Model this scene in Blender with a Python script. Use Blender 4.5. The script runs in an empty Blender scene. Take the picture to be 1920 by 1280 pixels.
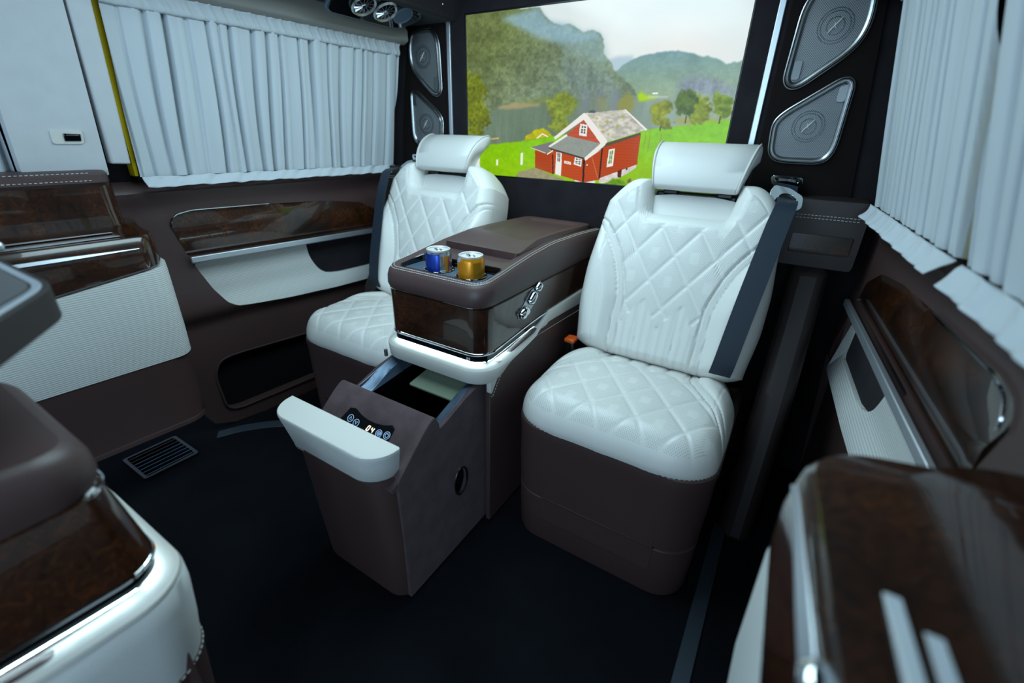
import bpy, bmesh, math, random
import numpy as np
from mathutils import Vector, Matrix
from mathutils.geometry import delaunay_2d_cdt
random.seed(7)
S = bpy.context.scene
COL = S.collection
PI = math.pi

# ------------------------------------------------------------------ camera
cam_d = bpy.data.cameras.new('camera')
cam = bpy.data.objects.new('camera', cam_d)
COL.objects.link(cam)
S.camera = cam
Xc = Vector((1527, 426, -840)).normalized()
R3 = np.array([[1527, 426, -840], [575, -362, 840], [36, -1736, -840]], float)
R3 /= np.linalg.norm(R3, axis=1)[:, None]
U_, _, Vt_ = np.linalg.svd(R3)
R3 = U_ @ Vt_                      # world axes in camera axes (x right, y down, z forward)
mw = Matrix(((R3[0][0], -R3[0][1], -R3[0][2], 0.0),
             (R3[1][0], -R3[1][1], -R3[1][2], 0.0),
             (R3[2][0], -R3[2][1], -R3[2][2], 1.0),
             (0, 0, 0, 1)))
cam.matrix_world = mw
cam_d.sensor_width = 36.0
cam_d.lens = 36.0 * 840 / 1920
cam_d.clip_start = 0.01
cam_d.dof.use_dof = True
cam_d.dof.focus_distance = 1.15
cam_d.dof.aperture_fstop = 2.0

# ------------------------------------------------------------------ world and lights
W = bpy.data.worlds.new('world')
S.world = W
W.use_nodes = True
bg = W.node_tree.nodes['Background']
bg.inputs[0].default_value = (0.50, 0.72, 1.0, 1)
bg.inputs[1].default_value = 0.55

def area(name, loc, rot, sx, sy, energy, col):
    d = bpy.data.lights.new(name, 'AREA')
    d.shape = 'RECTANGLE'; d.size = sx; d.size_y = sy; d.energy = energy; d.color = col
    o = bpy.data.objects.new(name, d); COL.objects.link(o)
    o.location = loc; o.rotation_euler = rot
    return o
area('added_roof_fill', (-0.66, 0.80, 1.462), (0, 0, 0), 0.60, 0.98, 12.8, (0.64, 0.90, 1.0))  # added fill light in the unseen roof, brightens upward-facing surfaces
area('windscreen_daylight', (-0.66, -1.5, 1.02), (math.radians(86), 0, 0), 1.45, 0.8, 11.0, (0.56, 0.82, 1.0))
area('added_right_fill', (0.30, -0.90, 0.98), (math.radians(90), 0, math.radians(60)), 0.8, 0.6, 24.0, (0.56, 0.82, 1.0))  # added fill light at front right, brightens the left wall panels

S.view_settings.view_transform = 'Standard'
S.view_settings.look = 'None'
S.view_settings.exposure = 0.0
S.view_settings.gamma = 1.0
S.view_settings.use_curve_mapping = False
S.cycles.use_denoising = True
S.cycles.max_bounces = 8
S.cycles.caustics_reflective = False
S.cycles.caustics_refractive = False

# ------------------------------------------------------------------ materials
def srgb(r, g, b):
    f = lambda c: c / 12.92 if c <= 0.04045 else ((c + 0.055) / 1.055) ** 2.4
    return (f(r / 255), f(g / 255), f(b / 255), 1)

def newmat(name):
    m = bpy.data.materials.new(name); m.use_nodes = True
    nt = m.node_tree
    return m, nt, nt.nodes['Principled BSDF']

def mat(name, col, rough=0.5, metal=0.0, coat=0.0, sheen=0.0, emit=None, estr=0.0, spec=0.5, var=0.0, vscale=8.0, bump=0.0, bscale=400.0, bdist=0.001):
    m, nt, b = newmat(name)
    c4 = tuple(col[:3]) + (1,)
    b.inputs['Base Color'].default_value = c4
    b.inputs['Roughness'].default_value = rough
    b.inputs['Metallic'].default_value = metal
    b.inputs['Coat Weight'].default_value = coat
    b.inputs['Coat Roughness'].default_value = 0.04
    b.inputs['Sheen Weight'].default_value = sheen
    b.inputs['Specular IOR Level'].default_value = spec
    if emit:
        b.inputs['Emission Color'].default_value = tuple(emit[:3]) + (1,)
        b.inputs['Emission Strength'].default_value = estr
    tc = nt.nodes.new('ShaderNodeTexCoord')
    if var:
        n = nt.nodes.new('ShaderNodeTexNoise'); n.inputs['Scale'].default_value = vscale; n.inputs['Detail'].default_value = 5
        r = nt.nodes.new('ShaderNodeValToRGB')
        r.color_ramp.elements[0].color = tuple(x * (1 - var) for x in c4[:3]) + (1,)
        r.color_ramp.elements[1].color = tuple(min(1, x * (1 + var)) for x in c4[:3]) + (1,)
        r.color_ramp.elements[0].position = 0.3; r.color_ramp.elements[1].position = 0.7
        nt.links.new(tc.outputs['Object'], n.inputs['Vector']); nt.links.new(n.outputs['Fac'], r.inputs[0])
        nt.links.new(r.outputs[0], b.inputs['Base Color'])
    if bump:
        n = nt.nodes.new('ShaderNodeTexNoise'); n.inputs['Scale'].default_value = bscale; n.inputs['Detail'].default_value = 2
        bp = nt.nodes.new('ShaderNodeBump'); bp.inputs['Strength'].default_value = bump; bp.inputs['Distance'].default_value = bdist
        nt.links.new(tc.outputs['Object'], n.inputs['Vector']); nt.links.new(n.outputs['Fac'], bp.inputs['Height'])
        nt.links.new(bp.outputs[0], b.inputs['Normal'])
    return m

M = {}
M['brown'] = mat('brown_leather', (0.068, 0.037, 0.036), 0.47, spec=0.6, var=0.08, vscale=3, bump=0.25, bscale=700, bdist=0.0006)
M['brown2'] = mat('dark_brown_leather', (0.021, 0.0130, 0.0130), 0.55, var=0.08, vscale=3, bump=0.25, bscale=700, bdist=0.0006)
M['suede'] = mat('brown_suede', (0.088, 0.059, 0.066), 0.95, sheen=0.10, spec=0.1, var=0.22, vscale=22, bump=0.3, bscale=900)
M['dsuede'] = mat('dark_suede', (0.019, 0.0165, 0.020), 0.95, sheen=0.08, spec=0.08, var=0.2, vscale=14, bump=0.2, bscale=900)
M['black'] = mat('black_plastic', (0.004, 0.004, 0.005), 0.35)
M['void'] = mat('black_carpet', (0.004, 0.005, 0.007), 0.95, spec=0.1)
M['gloss_black'] = mat('gloss_black', (0.003, 0.004, 0.006), 0.07, coat=0.5)
M['steel'] = mat('brushed_steel', (0.50, 0.52, 0.54), 0.30, metal=1.0)
M['satin'] = mat('satin_aluminium', (0.66, 0.70, 0.76), 0.38, metal=0.8)
M['bluesteel'] = mat('satin_grey_rim', (0.10, 0.15, 0.22), 0.40, metal=0.5)
M['chrome'] = mat('chrome', (0.72, 0.75, 0.78), 0.07, metal=1.0)
M['white'] = mat('white_leather', (0.66, 0.65, 0.63), 0.42, bump=0.12, bscale=900, bdist=0.0004)
M['trimwhite'] = mat('pale_lining_fabric', (0.56, 0.57, 0.59), 0.9, spec=0.15, var=0.03, vscale=30, bump=0.2, bscale=1200, bdist=0.0004)
M['curtain'] = mat('curtain_cloth', (0.56, 0.60, 0.64), 0.85, spec=0.2, bump=0.15, bscale=1200, bdist=0.0003)
M['cornice'] = mat('grey_cornice', (0.30, 0.29, 0.27), 0.6)
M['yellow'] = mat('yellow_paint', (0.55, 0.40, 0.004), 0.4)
M['belt'] = mat('navy_webbing', (0.008, 0.018, 0.034), 0.6, sheen=0.04, bump=0.4, bscale=500)
M['orange'] = mat('orange_button', (0.75, 0.11, 0.01), 0.4)
M['stitch'] = mat('pale_thread', (0.55, 0.53, 0.50), 0.7)
M['led'] = mat('led_strip_lit', (0.8, 0.9, 0.95), 0.4, emit=(0.62, 0.90, 1.0), estr=20.0)
M['ledge'] = mat('cream_ledge', (0.66, 0.64, 0.60), 0.5, bump=0.1, bscale=800)
M['floor'] = mat('floor_carpet', (0.0052, 0.0060, 0.0085), 1.0, spec=0.05, sheen=0.02, var=0.3, vscale=5, bump=0.6, bscale=900, bdist=0.002)
M['rail'] = mat('floor_rail', (0.05, 0.065, 0.085), 0.4, metal=0.5)
M['lid_alu'] = mat('can_aluminium', (0.80, 0.82, 0.82), 0.42, metal=0.55)
M['paleglass'] = mat('pale_green_lid', (0.22, 0.27, 0.20), 0.25)
M['panel_black'] = mat('panel_black', (0.002, 0.0025, 0.004), 0.45, spec=0.15)
M['icon'] = mat('icon_print', (0.4, 0.6, 0.9), 0.5, emit=(0.35, 0.55, 0.85), estr=0.55)
M['digit'] = mat('lit_digits', (1, 0.95, 0.8), 0.5, emit=(1.0, 0.86, 0.62), estr=1.6)
M['amber'] = mat('amber_light', (1, 0.5, 0.0), 0.5, emit=(1.0, 0.42, 0.02), estr=1.2)
M['painted_glint'] = mat('strip_painted_glint', (0.85, 0.9, 0.95), 0.25, metal=0.5)  # paler copy of the satin, with reflected light put into its colour
M['pillar'] = mat('pillar_suede', (0.011, 0.0078, 0.0080), 0.95, spec=0.1, sheen=0.03, bump=0.2, bscale=900)
M['star'] = mat('star_point', (0.9, 0.95, 1.0), 0.5, emit=(0.8, 0.9, 1.0), estr=0.5)
M['mark'] = mat('pale_mark', (0.6, 0.62, 0.64), 0.4)

M['tray'] = mat('tray_leather', (0.10, 0.095, 0.10), 0.5)
def wood_mat():
    m, nt, b = newmat('burl_veneer')
    tc = nt.nodes.new('ShaderNodeTexCoord')
    n1 = nt.nodes.new('ShaderNodeTexNoise'); n1.inputs['Scale'].default_value = 6; n1.inputs['Detail'].default_value = 7; n1.inputs['Distortion'].default_value = 1.6
    n2 = nt.nodes.new('ShaderNodeTexNoise'); n2.inputs['Scale'].default_value = 60; n2.inputs['Detail'].default_value = 6; n2.inputs['Distortion'].default_value = 2.5
    mx = nt.nodes.new('ShaderNodeMath'); mx.operation = 'MULTIPLY'
    r = nt.nodes.new('ShaderNodeValToRGB'); e = r.color_ramp.elements
    e[0].position = 0.12; e[0].color = (0.010, 0.0042, 0.0026, 1)
    e[1].position = 0.52; e[1].color = (0.105, 0.032, 0.009, 1)
    q = e.new(0.27); q.color = (0.038, 0.0125, 0.0055, 1)
    nt.links.new(tc.outputs['Object'], n1.inputs['Vector']); nt.links.new(tc.outputs['Object'], n2.inputs['Vector'])
    nt.links.new(n1.outputs['Fac'], mx.inputs[0]); nt.links.new(n2.outputs['Fac'], mx.inputs[1])
    nt.links.new(mx.outputs[0], r.inputs[0]); nt.links.new(r.outputs[0], b.inputs['Base Color'])
    b.inputs['Roughness'].default_value = 0.22
    b.inputs['Coat Weight'].default_value = 0.8; b.inputs['Coat Roughness'].default_value = 0.03
    return m
M['wood'] = wood_mat()

def woven_mat():
    m, nt, b = newmat('cream_woven')
    tc = nt.nodes.new('ShaderNodeTexCoord')
    w = nt.nodes.new('ShaderNodeTexWave'); w.bands_direction = 'Z'; w.inputs['Scale'].default_value = 62; w.inputs['Distortion'].default_value = 0.8; w.inputs['Detail'].default_value = 2; w.inputs['Detail Scale'].default_value = 3
    r = nt.nodes.new('ShaderNodeValToRGB')
    r.color_ramp.elements[0].color = (0.52, 0.53, 0.52, 1); r.color_ramp.elements[0].position = 0.0
    r.color_ramp.elements[1].color = (0.72, 0.73, 0.72, 1); r.color_ramp.elements[1].position = 0.35
    bp = nt.nodes.new('ShaderNodeBump'); bp.inputs['Strength'].default_value = 0.35; bp.inputs['Distance'].default_value = 0.001
    nt.links.new(tc.outputs['Object'], w.inputs['Vector']); nt.links.new(w.outputs['Fac'], r.inputs[0])
    nt.links.new(r.outputs[0], b.inputs['Base Color']); nt.links.new(w.outputs['Fac'], bp.inputs['Height']); nt.links.new(bp.outputs[0], b.inputs['Normal'])
    b.inputs['Roughness'].default_value = 0.75
    return m
M['woven'] = woven_mat()
M['handle'] = mat('white_ribbed_cloth', (0.70, 0.68, 0.64), 0.6, bump=0.1, bscale=600)


def dots_mat(name, base, hole, period, radius, rough, metal, masked):
    # round perforations laid out on the surface's own UV (in metres)
    m, nt, b = newmat(name)
    N = nt.nodes.new; L = nt.links.new
    uv = N('ShaderNodeUVMap'); uv.uv_map = 'UVMap'
    mp = N('ShaderNodeMapping'); mp.inputs['Scale'].default_value = (1 / period, 1 / period, 1); mp.inputs['Rotation'].default_value = (0, 0, PI / 4)
    fr = N('ShaderNodeVectorMath'); fr.operation = 'FRACTION'
    sb = N('ShaderNodeVectorMath'); sb.operation = 'SUBTRACT'; sb.inputs[1].default_value = (0.5, 0.5, 0)
    ml = N('ShaderNodeVectorMath'); ml.operation = 'MULTIPLY'; ml.inputs[1].default_value = (1, 1, 0)
    ln = N('ShaderNodeVectorMath'); ln.operation = 'LENGTH'
    lt = N('ShaderNodeMath'); lt.operation = 'LESS_THAN'; lt.inputs[1].default_value = radius
    L(uv.outputs[0], mp.inputs[0]); L(mp.outputs[0], fr.inputs[0]); L(fr.outputs[0], sb.inputs[0]); L(sb.outputs[0], ml.inputs[0]); L(ml.outputs[0], ln.inputs[0]); L(ln.outputs['Value'], lt.inputs[0])
    fac = lt.outputs[0]
    if masked:
        at = N('ShaderNodeAttribute'); at.attribute_name = 'perf'
        mm = N('ShaderNodeMath'); mm.operation = 'MULTIPLY'
        L(fac, mm.inputs[0]); L(at.outputs['Fac'], mm.inputs[1]); fac = mm.outputs[0]
    mix = N('ShaderNodeMix'); mix.data_type = 'RGBA'
    mix.inputs['A'].default_value = tuple(base) + (1,); mix.inputs['B'].default_value = tuple(hole) + (1,)
    L(fac, mix.inputs['Factor']); L(mix.outputs['Result'], b.inputs['Base Color'])
    b.inputs['Roughness'].default_value = rough; b.inputs['Metallic'].default_value = metal
    if masked:
        tc = N('ShaderNodeTexCoord'); n = N('ShaderNodeTexNoise'); n.inputs['Scale'].default_value = 900
        bp = N('ShaderNodeBump'); bp.inputs['Strength'].default_value = 0.1; bp.inputs['Distance'].default_value = 0.0004
        L(tc.outputs['Object'], n.inputs['Vector']); L(n.outputs['Fac'], bp.inputs['Height']); L(bp.outputs[0], b.inputs['Normal'])
    return m
M['quilt'] = dots_mat('white_perforated_leather', (0.74, 0.73, 0.70), (0.46, 0.455, 0.445), 0.0036, 0.27, 0.42, 0, True)
M['mesh'] = dots_mat('speaker_mesh', (0.24, 0.255, 0.27), (0.012, 0.013, 0.016), 0.0032, 0.30, 0.5, 0.4, False)

# ------------------------------------------------------------------ helpers
ORG = {}
def root(name, loc, label, cat, group=None):
    o = bpy.data.objects.new(name, None); COL.objects.link(o)
    o.empty_display_size = 0.05; o.location = loc
    ORG[o] = Vector(loc)
    o['label'] = label; o['category'] = cat
    if group: o['group'] = group
    return o
def tag(o, label, cat, group=None):
    o['label'] = label; o['category'] = cat
    if group: o['group'] = group
    return o
def struct(o):
    o['kind'] = 'structure'; return o

def obj(name, verts, faces, m, parent=None, smooth=True, bevel=0.0, seg=2, label=None, uv=None, recalc=True, angle=35, attr=None, loc=None):
    org = ORG[parent] if parent is not None else (Vector(loc) if loc else Vector((0, 0, 0)))
    me = bpy.data.meshes.new(name)
    ox, oy, oz = org
    me.from_pydata([(v[0] - ox, v[1] - oy, v[2] - oz) for v in verts], [], faces)
    if recalc:
        bm = bmesh.new(); bm.from_mesh(me); bmesh.ops.recalc_face_normals(bm, faces=bm.faces[:]); bm.to_mesh(me); bm.free()
    if uv is not None:
        l = me.uv_layers.new(name='UVMap')
        idx = np.empty(len(me.loops), int); me.loops.foreach_get('vertex_index', idx)
        l.data.foreach_set('uv', np.asarray(uv, np.float32)[idx].ravel())
    if attr is not None:
        a = me.attributes.new('perf', 'FLOAT', 'POINT'); a.data.foreach_set('value', np.asarray(attr, np.float32))
    if isinstance(m, str): m = M[m]
    me.materials.append(m)
    if smooth:
        me.polygons.foreach_set('use_smooth', [True] * len(me.polygons))
        try: me.set_sharp_from_angle(angle=math.radians(angle))
        except Exception: pass
    o = bpy.data.objects.new(name, me); COL.objects.link(o)
    if parent is not None:
        o.parent = parent; ORG[o] = org
    else:
        o.location = org; ORG[o] = org
    if bevel:
        md = o.modifiers.new('bevel', 'BEVEL'); md.width = bevel; md.segments = seg; md.limit_method = 'ANGLE'; md.angle_limit = math.radians(40); md.harden_normals = False
    if label: o['label'] = label
    return o

class MB:
    def __init__(s): s.v = []; s.f = []
    def add(s, v, f):
        n = len(s.v); s.v += [tuple(p) for p in v]; s.f += [tuple(i + n for i in q) for q in f]
    def box(s, x0, x1, y0, y1, z0, z1):
        s.add([(x, y, z) for x in (x0, x1) for y in (y0, y1) for z in (z0, z1)],
              [(0, 1, 3, 2), (4, 6, 7, 5), (0, 4, 5, 1), (2, 3, 7, 6), (0, 2, 6, 4), (1, 5, 7, 3)])
    def tube(s, path, r, n=8, closed=False, flat=None):
        P = [Vector(p) for p in path]; k = len(P); rings = []
        up = Vector((0, 0, 1)); prev = None
        for i in range(k):
            a = P[(i - 1) % k] if (closed or i) else P[0]
            b = P[(i + 1) % k] if (closed or i < k - 1) else P[-1]
            t = (b - a).normalized()
            if prev is None:
                q = Vector((0.13, 0.31, 0.94)) if abs(t.z) < 0.9 else Vector((1, 0.1, 0))
                nrm = t.cross(q).normalized()
            else:
                nrm = (prev - t * prev.dot(t)).normalized()
            prev = nrm; bn = t.cross(nrm)
            rr = r[i] if isinstance(r, (list, tuple)) else r
            rings.append([P[i] + (nrm * math.cos(2 * PI * j / n) + bn * math.sin(2 * PI * j / n)) * rr for j in range(n)])
        s.loft(rings, closed)
    def loft(s, rings, closed=False, cap=True, wrap=True):
        n = len(rings[0]); v = [p for r in rings for p in r]; f = []
        m = len(rings)
        for i in range(m if closed else m - 1):
            a = i * n; b = ((i + 1) % m) * n
            for j in range(n if wrap else n - 1):
                j2 = (j + 1) % n
                f.append((a + j, a + j2, b + j2, b + j))
        if cap and not closed and wrap:
            f.append(tuple(range(n))); f.append(tuple(range((m - 1) * n, m * n)))
        s.add(v, f)
    def obj(s, name, m, parent=None, **k): return obj(name, s.v, s.f, m, parent, **k)

def tube(name, path, r, m, parent=None, n=8, closed=False, **k):
    b = MB(); b.tube(path, r, n, closed); return b.obj(name, m, parent, **k)
def box(name, x0, x1, y0, y1, z0, z1, m, parent=None, bevel=0.003, **k):
    b = MB(); b.box(x0, x1, y0, y1, z0, z1); return b.obj(name, m, parent, bevel=bevel, **k)

def catmull(pts, n=6, closed=False):
    P = [Vector(p) for p in pts]; k = len(P); out = []
    for i in range(k if closed else k - 1):
        p0 = P[(i - 1) % k] if closed or i > 0 else P[0] * 2 - P[1]
        p1 = P[i]; p2 = P[(i + 1) % k]
        p3 = P[(i + 2) % k] if closed or i + 2 < k else P[-1] * 2 - P[-2]
        for j in range(n):
            t = j / n
            out.append(0.5 * ((2 * p1) + (p2 - p0) * t + (2 * p0 - 5 * p1 + 4 * p2 - p3) * t * t + (3 * p1 - p0 - 3 * p2 + p3) * t ** 3))
    if not closed: out.append(P[-1])
    return out

def rpoly(pts, r, n=5):
    """polygon with rounded corners; r a number or one per corner"""
    k = len(pts); out = []
    for i in range(k):
        a = Vector(pts[i - 1]); b = Vector(pts[i]); c = Vector(pts[(i + 1) % k])
        rr = r[i] if isinstance(r, (list, tuple)) else r
        da = min(rr, (a - b).length * 0.48); dc = min(rr, (c - b).length * 0.48)
        if rr <= 0: out.append(b); continue
        p = b + (a - b).normalized() * da; q = b + (c - b).normalized() * dc
        for j in range(n + 1):
            t = j / n
            out.append(p * (1 - t) ** 2 + b * 2 * t * (1 - t) + q * t * t)
    return [(v[0], v[1]) for v in out]

def inpoly(x, y, poly):
    """numpy even-odd test"""
    x = np.asarray(x, float); y = np.asarray(y, float); r = np.zeros(x.shape, bool)
    n = len(poly)
    for i in range(n):
        x0, y0 = poly[i]; x1, y1 = poly[(i + 1) % n]
        if y0 == y1: continue
        c = ((y0 > y) != (y1 > y)) & (x < (x1 - x0) * (y - y0) / (y1 - y0) + x0)
        r ^= c
    return r

def plate(name, outer, holes, fmap, thick, m, parent=None, step=0.04, bevel=0.0015, skirt=True, **k):
    """filled outline with holes, mapped by fmap(a, b, off) and given a thickness"""
    vs = []; es = []
    for lp in [outer] + list(holes):
        n0 = len(vs); vs += [Vector((p[0], p[1])) for p in lp]
        es += [(n0 + i, n0 + (i + 1) % len(lp)) for i in range(len(lp))]
    nb = len(vs)
    B = np.array([(v.x, v.y) for v in vs])
    a0, b0 = B.min(0); a1, b1 = B.max(0)
    if step:
        ga, gb = np.meshgrid(np.arange(a0 + step / 2, a1, step), np.arange(b0 + step / 2, b1, step))
        ga = ga.ravel(); gb = gb.ravel()
        ok = inpoly(ga, gb, outer)
        for h in holes: ok &= ~inpoly(ga, gb, h)
        # keep clear of the outline
        seg = np.concatenate([np.array([p + (np.array(lp[(i + 1) % len(lp)]) - p) * t for i, p in enumerate(np.array(lp, float)) for t in (0, .25, .5, .75)]) for lp in [list(map(tuple, outer))] + [list(map(tuple, h)) for h in holes]])
        for i in np.nonzero(ok)[0]:
            if ((seg - (ga[i], gb[i])) ** 2).sum(1).min() > (step * 0.35) ** 2:
                vs.append(Vector((ga[i], gb[i])))
    V, E, F, *_ = delaunay_2d_cdt(vs, es, [], 0, 1e-6)
    V = [(v.x, v.y) for v in V]
    cen = np.array([[sum(V[i][0] for i in f) / len(f), sum(V[i][1] for i in f) / len(f)] for f in F])
    ok = inpoly(cen[:, 0], cen[:, 1], outer)
    for h in holes: ok &= ~inpoly(cen[:, 0], cen[:, 1], h)
    F = [tuple(F[i]) for i in np.nonzero(ok)[0]]
    n = len(V)
    verts = [fmap(a, b, 0) for a, b in V] + [fmap(a, b, -thick) for a, b in V]
    cnt = {}
    for f in F:
        for i in range(len(f)):
            e = (f[i], f[(i + 1) % len(f)]); key = (min(e), max(e)); cnt.setdefault(key, []).append(e)
    faces = list(F) + [tuple(i + n for i in reversed(f)) for f in F]
    for key, l in cnt.items():
        if len(l) == 1:
            a, b = l[0]; faces.append((b, a, a + n, b + n))
    return obj(name, verts, faces, m, parent, bevel=bevel, **k)

def plan_loop(x0, x1, y0, y1, rf, rr, n=6, front=-1):
    """rounded rectangle in plan, symmetric; starts at the middle of the front edge (y0 if front=-1)"""
    pts = []
    w = (x1 - x0) / 2; cx = (x0 + x1) / 2
    half = [(0.0, y0), (w * 0.5, y0)]
    for i in range(n + 1):
        a = -PI / 2 + PI / 2 * i / n; half.append((w - rf + rf * math.cos(a), y0 + rf + rf * math.sin(a)))
    m = 14
    for i in range(1, m): half.append((w, y0 + rf + (y1 - rr - y0 - rf) * i / m))
    for i in range(n + 1):
        a = PI / 2 * i / n; half.append((w - rr + rr * math.cos(a), y1 - rr + rr * math.sin(a)))
    half += [(w * 0.5, y1), (0.0, y1)]
    right = half; left = [(-x, y) for x, y in reversed(half[1:-1])]
    return [(cx + x, y) for x, y in right + left]

def plan_loft(name, rect, levels, m, parent=None, T=None, cap_top=True, cap_bot=False, n=6, **k):
    """levels: (inset, z or function of y); rect = (x0, x1, y0, y1, rf, rr)"""
    x0, x1, y0, y1, rf, rr = rect
    rings = []
    for ins, z in levels:
        lp = plan_loop(x0 + ins, x1 - ins, y0 + ins, y1 - ins, max(rf - ins, 0.004), max(rr - ins, 0.004), n)
        rings.append([(x, y, z(y) if callable(z) else z) for x, y in lp])
    b = MB(); b.loft(rings, cap=False)
    N = len(rings[0]); h = N // 2
    def capf(base, flip):
        f = []
        for i in range(0, h):
            a, c = i, i + 1; d, e = (N - i) % N, N - (i + 1)
            q = [a, c, e % N, d]
            q2 = []
            for t in q:
                if t not in q2: q2.append(t)
            if len(q2) > 2: f.append(tuple(base + t for t in (q2 if flip else reversed(q2))))
        return f
    if cap_top: b.f += capf((len(rings) - 1) * N, True)
    if cap_bot: b.f += capf(0, False)
    if T: b.v = [T(*p) for p in b.v]
    return b.obj(name, m, parent, **k)

def stitches(name, path, parent, dash=0.006, gap=0.004, r=0.0009, m='stitch'):
    b = MB(); P = [Vector(p) for p in path]
    on = True; left = dash; cur = P[0]; start = cur; i = 0; guard = 0
    while i < len(P) - 1 and guard < 20000:
        guard += 1
        d = (P[i + 1] - cur); L = d.length
        if L > left:
            cur = cur + d * (left / L)
            if on: b.tube([start, cur], r, 4)
            on = not on; left = dash if on else gap; start = cur
        else:
            left -= L; cur = P[i + 1]; i += 1
    o = b.obj(name, m, parent, smooth=False, recalc=False); o['kind'] = 'stuff'
    return o

def strap(name, pairs, thick, m, parent=None, sub=4, **k):
    """ribbon through (left, right) point pairs"""
    Ls = catmull([p[0] for p in pairs], sub); Rs = catmull([p[1] for p in pairs], sub)
    rings = []
    for i, (l, r) in enumerate(zip(Ls, Rs)):
        j = min(i, len(Ls) - 2)
        t = (Ls[j + 1] - Ls[j]); nrm = t.cross(r - l).normalized() * thick
        rings.append([l, r, r + nrm, l + nrm])
    b = MB(); b.loft(rings); return b.obj(name, m, parent, angle=50, **k)
# ------------------------------------------------------------------ the setting
def xw(y): return -1.53 + 0.07 * (y - 0.58)
def WP(side, y, z, o=0.0):
    x = xw(y) + o + 0.21 * max(0.0, z - 0.85)
    return (x, y, z) if side == 0 else (-1.30 - x, y, z)
def sm(a, b, x):
    t = min(1, max(0, (x - a) / (b - a))); return t * t * (3 - 2 * t)

box('floor', -1.85, 0.55, -0.9, 1.6, -0.06, 0.0, 'floor', bevel=0)['kind'] = 'structure'

# ceiling: flat centre, lower soffits along both sides
cv = []
for y in (-0.9, 1.56):
    cv += [(-1.62, y, 1.345), (-1.17, y, 1.345), (-1.08, y, 1.475), (-0.22, y, 1.475), (-0.13, y, 1.345), (0.32, y, 1.345),
           (0.32, y, 1.52), (-1.62, y, 1.52)]
b = MB(); b.loft([cv[:8], cv[8:]]); ceiling = struct(b.obj('ceiling', 'dsuede', None, bevel=0.01))
# unseen frame made to dress the added roof fill light
plate('added_light_frame', [(-1.00, 0.2), (-0.32, 0.2), (-0.32, 1.44), (-1.00, 1.44)], [[(-0.965, 0.235), (-0.355, 0.235), (-0.355, 1.405), (-0.965, 1.405)]],
      lambda a, c, o: (a, c, 1.462 - o), 0.012, 'satin', ceiling, step=0)

# tiny star lights let into the dark headliner
for x, y, z in ((-1.30, 1.00, 1.342), (-1.31, 1.18, 1.342), (-1.335, 1.30, 1.342), (-1.15, 1.40, 1.372)):
    b = MB(); b.box(x - 0.0009, x + 0.0009, y - 0.0009, y + 0.0009, z, z + 0.004); b.obj('star_light', 'star', ceiling, smooth=False)

# rear partition
SX0, SX1, SZ0, SZ1 = -1.137, -0.216, 0.846, 1.364
PY = 1.5
wall_rear = struct(plate('wall_rear', [(-1.60, 0.0), (0.30, 0.0), (0.30, 1.50), (-1.60, 1.50)],
      [rpoly([(SX0, SZ0), (SX1, SZ0), (SX1, SZ1), (SX0, SZ1)], 0.004, 2)],
      lambda a, c, o: (a, PY - o, c), 0.05, 'dsuede', None, step=0, bevel=0.003))
for x, lab in ((-1.208, 'left'), (-0.154, 'right')):
    t = box('metal_strip', x - 0.008, x + 0.008, PY - 0.006, PY + 0.004, 0.70, 1.46, 'satin', wall_rear, bevel=0.002)
# pillar panels that carry the speakers, slightly proud of the partition
for s in (0, 1):
    o = [(-1.47, 0.86), (-1.226, 0.86), (-1.226, 1.44), (-1.40, 1.44)]
    if s: o = [(-1.30 - 0.06 - x, z) for x, z in o][::-1]
    plate('pillar_panel', rpoly(o, 0.01, 2), [], lambda a, c, q: (a, PY - 0.008 - q, c), 0.01, 'pillar', wall_rear, step=0)

def loft_y(name, side, prof, y0, y1, m, parent, ny=10, endr=0.0, close=True, **k):
    """profile [(z, off)] carried along a side wall from y0 to y1; endr rounds the rear end back to the wall"""
    ys = [y0 + (y1 - y0 - endr) * i / ny for i in range(ny + 1)]
    sc = [1.0] * len(ys)
    if endr:
        for i in range(1, 11):
            a = PI / 2 * i / 10
            ys.append(y1 - endr + endr * math.sin(a)); sc.append(max(0.02, math.cos(a) ** 0.8))
    rings = []
    for y, s in zip(ys, sc):
        pf = [(z(y) if callable(z) else z, o) for z, o in prof]
        r = [WP(side, y, z, o - (1 - s) * 0.11) for z, o in pf]
        if close: r += [WP(side, y, pf[-1][0], -0.12), WP(side, y, pf[0][0], -0.12)]
        rings.append(r)
    b = MB(); b.loft(rings, cap=close, wrap=close); return b.obj(name, m, parent, **k)

# offset of the brown wall panel: overhanging upper half, recessed lower half
WB = -0.045
def woff(z): return woff0(z) + WB
def woff0(z):
    if z < 0.40: return 0.0 + 0.012 * sm(0.0, 0.4, z)
    if z < 0.47: return 0.012 + 0.033 * sm(0.40, 0.455, z)
    if z < 0.78: return 0.045 - 0.012 * sm(0.47, 0.62, z)
    return 0.033 + 0.014 * sm(0.78, 0.82, z) - 0.05 * sm(0.83, 0.868, z)

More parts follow.
